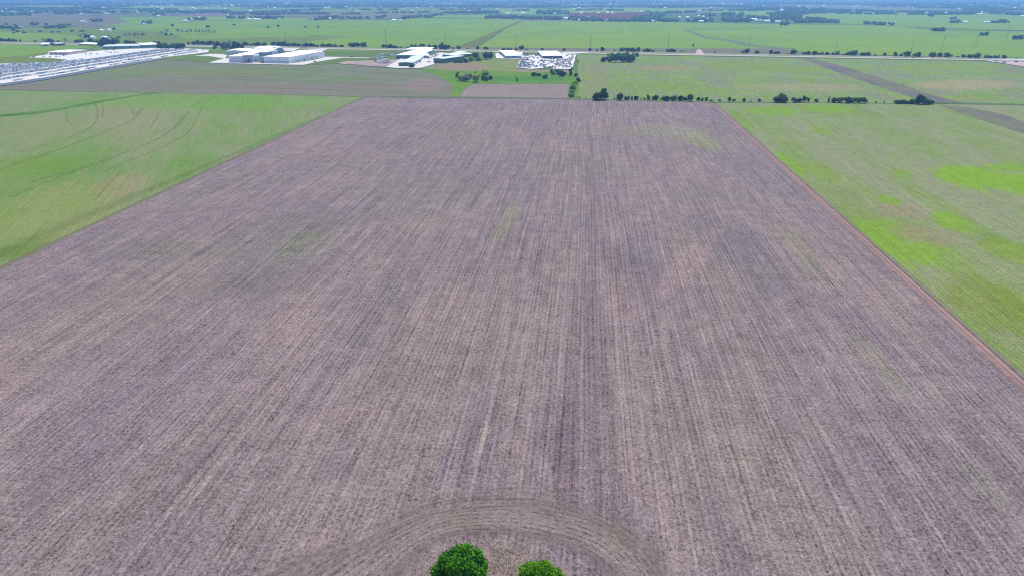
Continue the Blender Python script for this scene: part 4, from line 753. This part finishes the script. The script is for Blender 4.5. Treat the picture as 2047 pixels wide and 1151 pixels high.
for i, (px, py, h) in enumerate(POLES):
    x, y = G(px, py); D = depth(x, y); hm = h * D / F / cos(PITCH)
    e = obj('transmission_pole', None, None, (x, y, 0), 0.1, (hm * 0.8, hm * 0.8, hm)); tag(e, f'tall slim dark steel transmission pole, {ordw(i)} from the left beyond the highway', 'utility pole', 'transmission poles beyond the highway')
    obj('shaft', shaft, e); obj('insulator_arm', arm, e)
v, f = [], []; cyl(v, f, (-0.12, 0, 0.93), (0.12, 0, 0.93), 0.008, 0.008, 6); carm = mesh('cross_arm', v, f, [pole_m])
for i, (px, py, h) in enumerate([(1157.5, 108.6, 10), (1318, 110, 7), (1393, 111.6, 7.5), (1470, 113, 6), (1547, 114.2, 6.5), (1711, 117, 6), (1790, 118.4, 6), (1875, 120.5, 6.5), (1960, 122.4, 6)]):
    x, y = G(px, py); D = depth(x, y); hm = h * D / F / cos(PITCH)
    e = obj('power_pole', None, None, (x, y, 0), 0.1, (hm, hm, hm)); tag(e, f'short wooden power pole, {ordw(i)} from the left on the near side of the highway', 'utility pole', 'power poles on the near side of the highway')
    obj('shaft', shaft, e); obj('cross_arm', carm, e)

# ------------------------------------------------------------------ wire fence along the hedge
fp0, fp1 = np.array(G(1158, 198.6)), np.array(G(2060, 211.5)); L = np.linalg.norm(fp1 - fp0); d = (fp1 - fp0) / L; nf = 76
e = obj('wire_fence', None, None, (fp0[0], fp0[1], 0), atan2(d[1], d[0])); tag(e, 'wire fence with wooden posts along the far edge of the field', 'fence')
wood = plain_mat('fence_wood', (0, 0, 0), 0.1, 3, raw=(0.22, 0.19, 0.16, 1)); v, f = [], []; cyl(v, f, (0, 0, 0), (0, 0, 1.4), 0.09, 0.08, 6); pm = mesh('post', v, f, [wood])
for i in range(nf): obj('post', pm, e, (L * i / (nf - 1), 0, 0))
v, f = [], []
for z in (0.4, 0.7, 1.0, 1.25): cyl(v, f, (0, 0.1, z), (L, 0.1, z), 0.012, 0.012, 4)
obj('wire', mesh('wire', v, f, [pole_m]), e)

# ------------------------------------------------------------------ vehicles
def paintm(name, c): return plain_mat(name, (0, 0, 0), 0.03, 1, rough=0.3, spec=0.5, raw=(*c, 1))
tyre = paintm('tyre', (0.02, 0.02, 0.02))
PAINT = {'white': (0.75, 0.76, 0.78), 'silver': (0.40, 0.43, 0.47), 'grey': (0.16, 0.18, 0.20), 'black': (0.02, 0.02, 0.025), 'blue': (0.05, 0.10, 0.24), 'light blue': (0.33, 0.45, 0.62), 'red': (0.25, 0.03, 0.03), 'tan': (0.36, 0.30, 0.22)}
def car_geo(kind='car'):
    """saloon or pickup 4.7 m long along X: body loft, cabin, four wheels; returns verts, faces, material index"""
    v = []; f = []; mi = []
    def add(V, Fc, m):
        k = len(v); v.extend(V); f.extend([tuple(i + k for i in q) for q in Fc]); mi.extend([m] * len(Fc))
    prof = [(-2.35, 0.35), (2.3, 0.35), (2.35, 0.72), (1.1, 0.95), (-2.25, 1.0)] if kind == 'car' else [(-2.6, 0.45), (2.5, 0.45), (2.55, 0.95), (1.3, 1.15), (-2.6, 1.15)]
    n_ = len(prof); add([(x, s * 0.9, z) for s in (-1, 1) for x, z in prof], [tuple(range(n_ - 1, -1, -1)), tuple(range(n_, 2 * n_))] + [(i, (i + 1) % n_, n_ + (i + 1) % n_, n_ + i) for i in range(n_)][::1], 0)
    cb = [(-1.9, 1.0), (0.95, 0.97), (0.35, 1.45), (-1.3, 1.47)] if kind == 'car' else [(-0.6, 1.15), (1.3, 1.13), (0.8, 1.78), (-0.4, 1.8)]
    add([(x, s * (0.82 if z < 1.2 else 0.66), z) for s in (-1, 1) for x, z in cb], [(3, 2, 1, 0), (4, 5, 6, 7), (1, 2, 6, 5), (0, 4, 7, 3)], 1)
    add([(x, s * 0.66, 1.475 if kind == 'car' else 1.805) for s in (-1, 1) for x in ((-1.3, 0.35) if kind == 'car' else (-0.4, 0.8))], [(0, 1, 3, 2)], 0)
    for x in (-1.4, 1.4):
        for s in (-1, 1):
            k = 8; V = [(x + 0.34 * cos(2 * pi * i / k), s * (0.93 - 0.2 * j), 0.34 + 0.34 * sin(2 * pi * i / k)) for j in (0, 1) for i in range(k)]
            add(V, [tuple(range(k)), tuple(range(2 * k - 1, k - 1, -1))] + [(i, (i + 1) % k, k + (i + 1) % k, k + i) for i in range(k)], 2)
    return v, f, mi
cglass = paintm('car_glass', (0.08, 0.12, 0.18)); PM = {k: paintm('paint_' + k, c) for k, c in PAINT.items()}
CAR = {(k, t): mesh('car_body', *car_geo(t)[:2], [PM[k], cglass, tyre], car_geo(t)[2]) for k in PAINT for t in ('car', 'pickup')}
zc = ZS[0]
def put_car(x, y, rz, colour, kind='car', label=None, group=None):
    o = obj('parked_' + kind, CAR[(colour, kind)], None, (x, y, zc), rz); tag(o, label, 'pickup truck' if kind == 'pickup' else 'car', group); return o

cols = ['white'] * 8 + ['silver'] * 6 + ['light blue'] * 5 + ['grey'] * 3 + ['black'] * 2 + ['blue'] * 2 + ['red', 'tan']
# rows of the storage lot: each given by its line in the photograph (left end, right end)
e0, e1 = (-40, 175.2), (416, 105.3)
def lotline(s):                                    # s metres inward from the near edge of the lot
    a = np.array(G(0, 168.5)); b = np.array(G(328, 115.5)); d = (b - a) / np.linalg.norm(b - a); nrm = np.array((-d[1], d[0]))
    if nrm[0] > 0: nrm = -nrm
    return a + nrm * s, d
rows = [(4, 0.3), (29, 0.55), (34.5, 0.62), (60, 0.9), (65.5, 0.95), (71, 0.8), (90, 0.97), (95.5, 0.97), (101, 0.97), (106.5, 0.9), (122, 0.97), (127.5, 0.97), (133, 0.97), (138.5, 0.9), (154, 0.95), (159.5, 0.95), (165, 0.9), (178, 0.95), (183.5, 0.95)]
near = []; rest = []
def inside(px, py):
    top = np.interp(px, [-60, 0, 60, 110, 150, 200, 262, 312, 352, 418], [137, 130.2, 128.2, 127, 122, 116.5, 108, 101.5, 99.5, 102.3]); bot = np.interp(px, [-60, 0, 94, 156, 219, 260, 328, 388, 416], [178, 168, 154.6, 143.6, 132.8, 126.2, 115.2, 108.6, 105.2])
    return top < py < bot
for ri, (s, occ) in enumerate(rows):
    a, d = lotline(s); al = atan2(d[1], d[0]); seq = []
    for k in range(-60, 330):
        q = a + d * (k * 3.0) + (rnd.uniform(-0.3, 0.3), rnd.uniform(-0.3, 0.3)); px, py = to_px(*q)
        if not (-30 < px < 418 and inside(px, py)): continue
        if sin(k * 0.11 + ri * 1.7) + sin(k * 0.37 + ri) > 2 * occ - 0.1 or rnd.random() > 0.95: continue
        it = (q[0], q[1], al + pi / 2 + (pi if rnd.random() < 0.5 else 0) + rnd.uniform(-0.06, 0.06), rnd.choice(cols), 'pickup' if rnd.random() < 0.25 else 'car', px)
        seq.append(it)
    vis = [q for q in seq if q[5] > 2]
    for j, q in enumerate(seq): (near if ri < 4 and q[5] > 2 and len(near) < 210 and vis.index(q) < 60 else rest).append((q, ri, vis.index(q) if q in vis else -1))
for q, ri, j in near:
    put_car(*q[:5], label=f"{q[3]} {q[4]}, {ordw(j)} from the left in the {ordw(ri)} row of the gravel lot", group=f'vehicles in the {ordw(ri)} row of the gravel lot')
def merged(name, items, label, cat):
    V = []; Fc = []; M = []; mats = [PM[k] for k in PAINT] + [cglass, tyre]; keys = list(PAINT); base = {t: car_geo(t) for t in ('car', 'pickup')}
    for (x, y, rz, c, t, *_) in items:
        v, f, mi = base[t]; v = np.array(v); k = len(V); cs, sn = cos(rz), sin(rz)
        V += [tuple(p) for p in np.c_[x + v[:, 0] * cs - v[:, 1] * sn, y + v[:, 0] * sn + v[:, 1] * cs, v[:, 2] + zc]]
        Fc += [tuple(i + k for i in q) for q in f]; M += [keys.index(c) if m == 0 else len(keys) + m - 1 for m in mi]
    tag(obj(name, mesh(name, V, Fc, mats, M)), label, cat, kind='stuff')
merged('parked_cars', [q for q, _, _ in rest], 'hundreds of vehicles packed in the deeper rows of the gravel lot', 'parked cars')
loose = sorted([(50, 116.8), (68, 116.2), (88, 115.2), (100, 116), (113, 115.3), (120, 115), (128, 113), (170, 102.6), (176, 102.4), (184, 102), (190, 101.9), (210, 104.6), (215, 105.2), (222, 107), (230, 107.8), (236, 108), (194, 110), (200, 109.6), (172, 110.2), (182, 109.9), (250, 106.5), (243, 113), (256, 111.5), (285, 105), (296, 104.5), (310, 103.5), (228, 102.2), (233, 105)])
for i, (px, py) in enumerate(loose):
    x, y = G(px, py); c = rnd.choice(['black', 'grey', 'tan', 'white', 'black', 'grey']); k = rnd.choice(['car', 'pickup'])
    put_car(x, y, rnd.uniform(0, 3.1), c, k, f'{c} {k} parked loosely around the lot office, {ordw(i)} from the left', 'vehicles around the lot office')
# scrap yard vehicles
yard = [(1036, 134.5), (1040, 135.8), (1045, 136), (1038, 131.6), (1043, 132), (1048, 133), (1042, 128.5), (1047, 129), (1041, 126), (1046, 125.5), (1044, 122), (1049, 121.5), (1045, 118.5), (1050, 117.5), (1052, 114.5), (1047, 110.2), (1050, 109.8), (1054, 109.9), (1055, 113.2), (1056, 122.8), (1062, 123), (1052, 127.5), (1058, 127.8), (1063, 126.4), (1070, 114), (1074, 113.2), (1068, 118.2), (1075, 118.5), (1055, 134.5), (1058, 136.8), (1066, 133), (1080, 124.5), (1083, 122.8), (1086, 125.2), (1076, 128.2), (1082, 130.3), (1087, 131.8), (1080, 133.4), (1091, 132), (1073, 134.5),
        (1090, 120.2), (1096, 119.8), (1101, 120.4), (1108, 120.3), (1114, 120.5), (1119, 120.7), (1124, 120.8), (1129, 121), (1101, 124.6), (1106, 124.8), (1112, 125.1), (1102, 127.6), (1104, 126.6), (1113, 129.5), (1117, 131.3), (1120, 129), (1124, 127.6), (1127, 130), (1113, 133), (1118, 134.6), (1122, 133), (1126, 136.2), (1130, 125.6), (1134, 122.2), (1137, 119.5), (1141, 117), (1145, 113.8), (1148, 111.2), (1136, 125), (1140, 123), (1143, 120.6), (1146, 117.2), (1139, 129), (1141, 132), (1138, 135.6), (1133, 136.8), (1104, 136.6), (1110, 137), (1098, 136.2), (1090, 136.9), (1136, 111.3), (1143, 111.6)]
_yr = random.Random(11)
for _ in range(75):
    _v = _yr.random(); _y0 = 112.5 + 24 * _v; _xa, _xb = 1049 - 12 * _v, 1147 - 6 * _v; _x = _yr.choice((_yr.uniform(_xa, _xa + 26), _yr.uniform(_xb - 34, _xb), _yr.uniform(_xa, _xb)))
    if not (1080 < _x < 1130 and _y0 < 120): yard.append((round(_x, 1), round(_y0, 1)))
yard.sort()
for i, (px, py) in enumerate(yard):
    x, y = G(px, py); c = rnd.choice(['black', 'grey', 'blue', 'silver', 'grey', 'blue', 'black', 'light blue', 'red']); k = rnd.choice(['car', 'pickup', 'pickup'])
    o = put_car(x, y, rnd.choice([0, pi / 2, pi, 1.2, 0.4]) + rnd.uniform(-0.2, 0.2), c, k, f"{c} {k}, {ordw(i)} from the left in the scrap yard", 'vehicles in the scrap yard')
    o.scale = (1.15, 1.2, 1.2)
for px, py, c, k, lb in [(1825, 117.4, 'black', 'pickup', 'dark pickup driving on the near carriageway at the right'), (2007, 127.2, 'black', 'pickup', 'dark pickup on the pink graded ground, left one'), (2031, 125.8, 'black', 'car', 'dark car on the pink graded ground, right one'),
                         (630, 125.8, 'red', 'car', 'red car on the apron of the broad warehouse'), (704, 116, 'black', 'pickup', 'dark pickup on the thin concrete path'), (858, 126, 'red', 'car', 'reddish car parked by the teal shed with posts'), (1018, 103.2, 'black', 'pickup', 'black pickup on the highway behind the right workshop'),
                         (604, 97.6, 'black', 'pickup', 'dark pickup on the highway behind the warehouses'), (612, 97.8, 'black', 'car', 'dark car on the highway behind the warehouses'), (890, 101.7, 'black', 'car', 'dark car on the highway behind the central sheds')]:
    x, y = G(px, py); o = put_car(x, y, atan2(hw(100)[1] - hw(0)[1], 100), c, k, lb); o.scale = (1.3, 1.2, 1.3)
# boats / trailers and wrecks on the dirt left of the central sheds
tr_v, tr_f = box_vf((-3.6, -1.2), (7.2, 0), (0, 2.4), 2.3, 0.6); k0 = len(tr_v)
for x in (-0.6, 0.6):
    for s in (-1, 1):
        cyl(tr_v, tr_f, (x, s * 1.22, 0.35), (x, s * 1.02, 0.35), 0.35, 0.35, 8)
tr_f += []; cyl(tr_v, tr_f, (3.6, 0, 0.65), (5.0, 0, 0.6), 0.07, 0.07, 6)
TRL = {c: mesh('trailer_body', tr_v, tr_f, [PM[c]]) for c in ('white', 'silver', 'tan')}
tl = [(750, 120), (753, 122.4), (755, 119), (758, 123.8), (752, 125.4), (757, 126.4), (763, 121.5), (765, 124), (768, 126), (762, 127.8), (771, 122.5), (774, 124.8), (770, 128.5), (757, 115.6), (764, 112), (770, 111.3), (778, 112.6), (786, 111.8), (795, 109.6), (797, 108.5), (772, 117.3), (747, 118), (776, 127.2), (784, 114), (765, 117.5)]
for i, (px, py) in enumerate(sorted(tl)):
    x, y = G(px, py); c = rnd.choice(['white', 'white', 'silver', 'tan']); o = obj('box_trailer', TRL[c], None, (x, y, zc), rnd.uniform(-0.4, 0.4))
    tag(o, f'{c} box trailer on the dirt yard, {ordw(i)} from the left', 'trailer', 'trailers on the dirt yard')
# vehicles between the central sheds
for i, (px, py) in enumerate(sorted([(864, 113), (867, 110.5), (870, 111.5), (873, 112.6), (866, 115.2), (861, 117), (870, 114.5), (858, 119.8), (876, 110), (903, 104), (907, 104.3), (880, 104.6), (740, 119.4), (806, 119.8), (810, 119.9)])):
    x, y = G(px, py); c = rnd.choice(['white', 'silver', 'blue', 'black', 'grey']); put_car(x, y, rnd.uniform(0, 3.1), c, 'pickup', f'{c} pickup, {ordw(i)} from the left among the central sheds', 'pickups among the central sheds')

# ------------------------------------------------------------------ haze: one closed box round everything but the sky
hz = bpy.data.materials.new('haze_air'); hz.use_nodes = True; t = hz.node_tree; t.nodes.clear()
ou = t.nodes.new('ShaderNodeOutputMaterial'); pv = t.nodes.new('ShaderNodeVolumePrincipled')
pv.inputs['Color'].default_value = (0.24, 0.50, 1.0, 1); pv.inputs['Density'].default_value = HAZE_D; pv.inputs['Anisotropy'].default_value = 0.4
t.links.new(pv.outputs[0], ou.inputs['Volume'])
v, f = box_vf((-30000, -30000), (60000, 0), (0, 60000), 131.0, -1.0)
o = obj('haze', mesh('haze', v, f, [hz])); tag(o, 'thin blue haze over the whole plain', 'haze', kind='stuff')
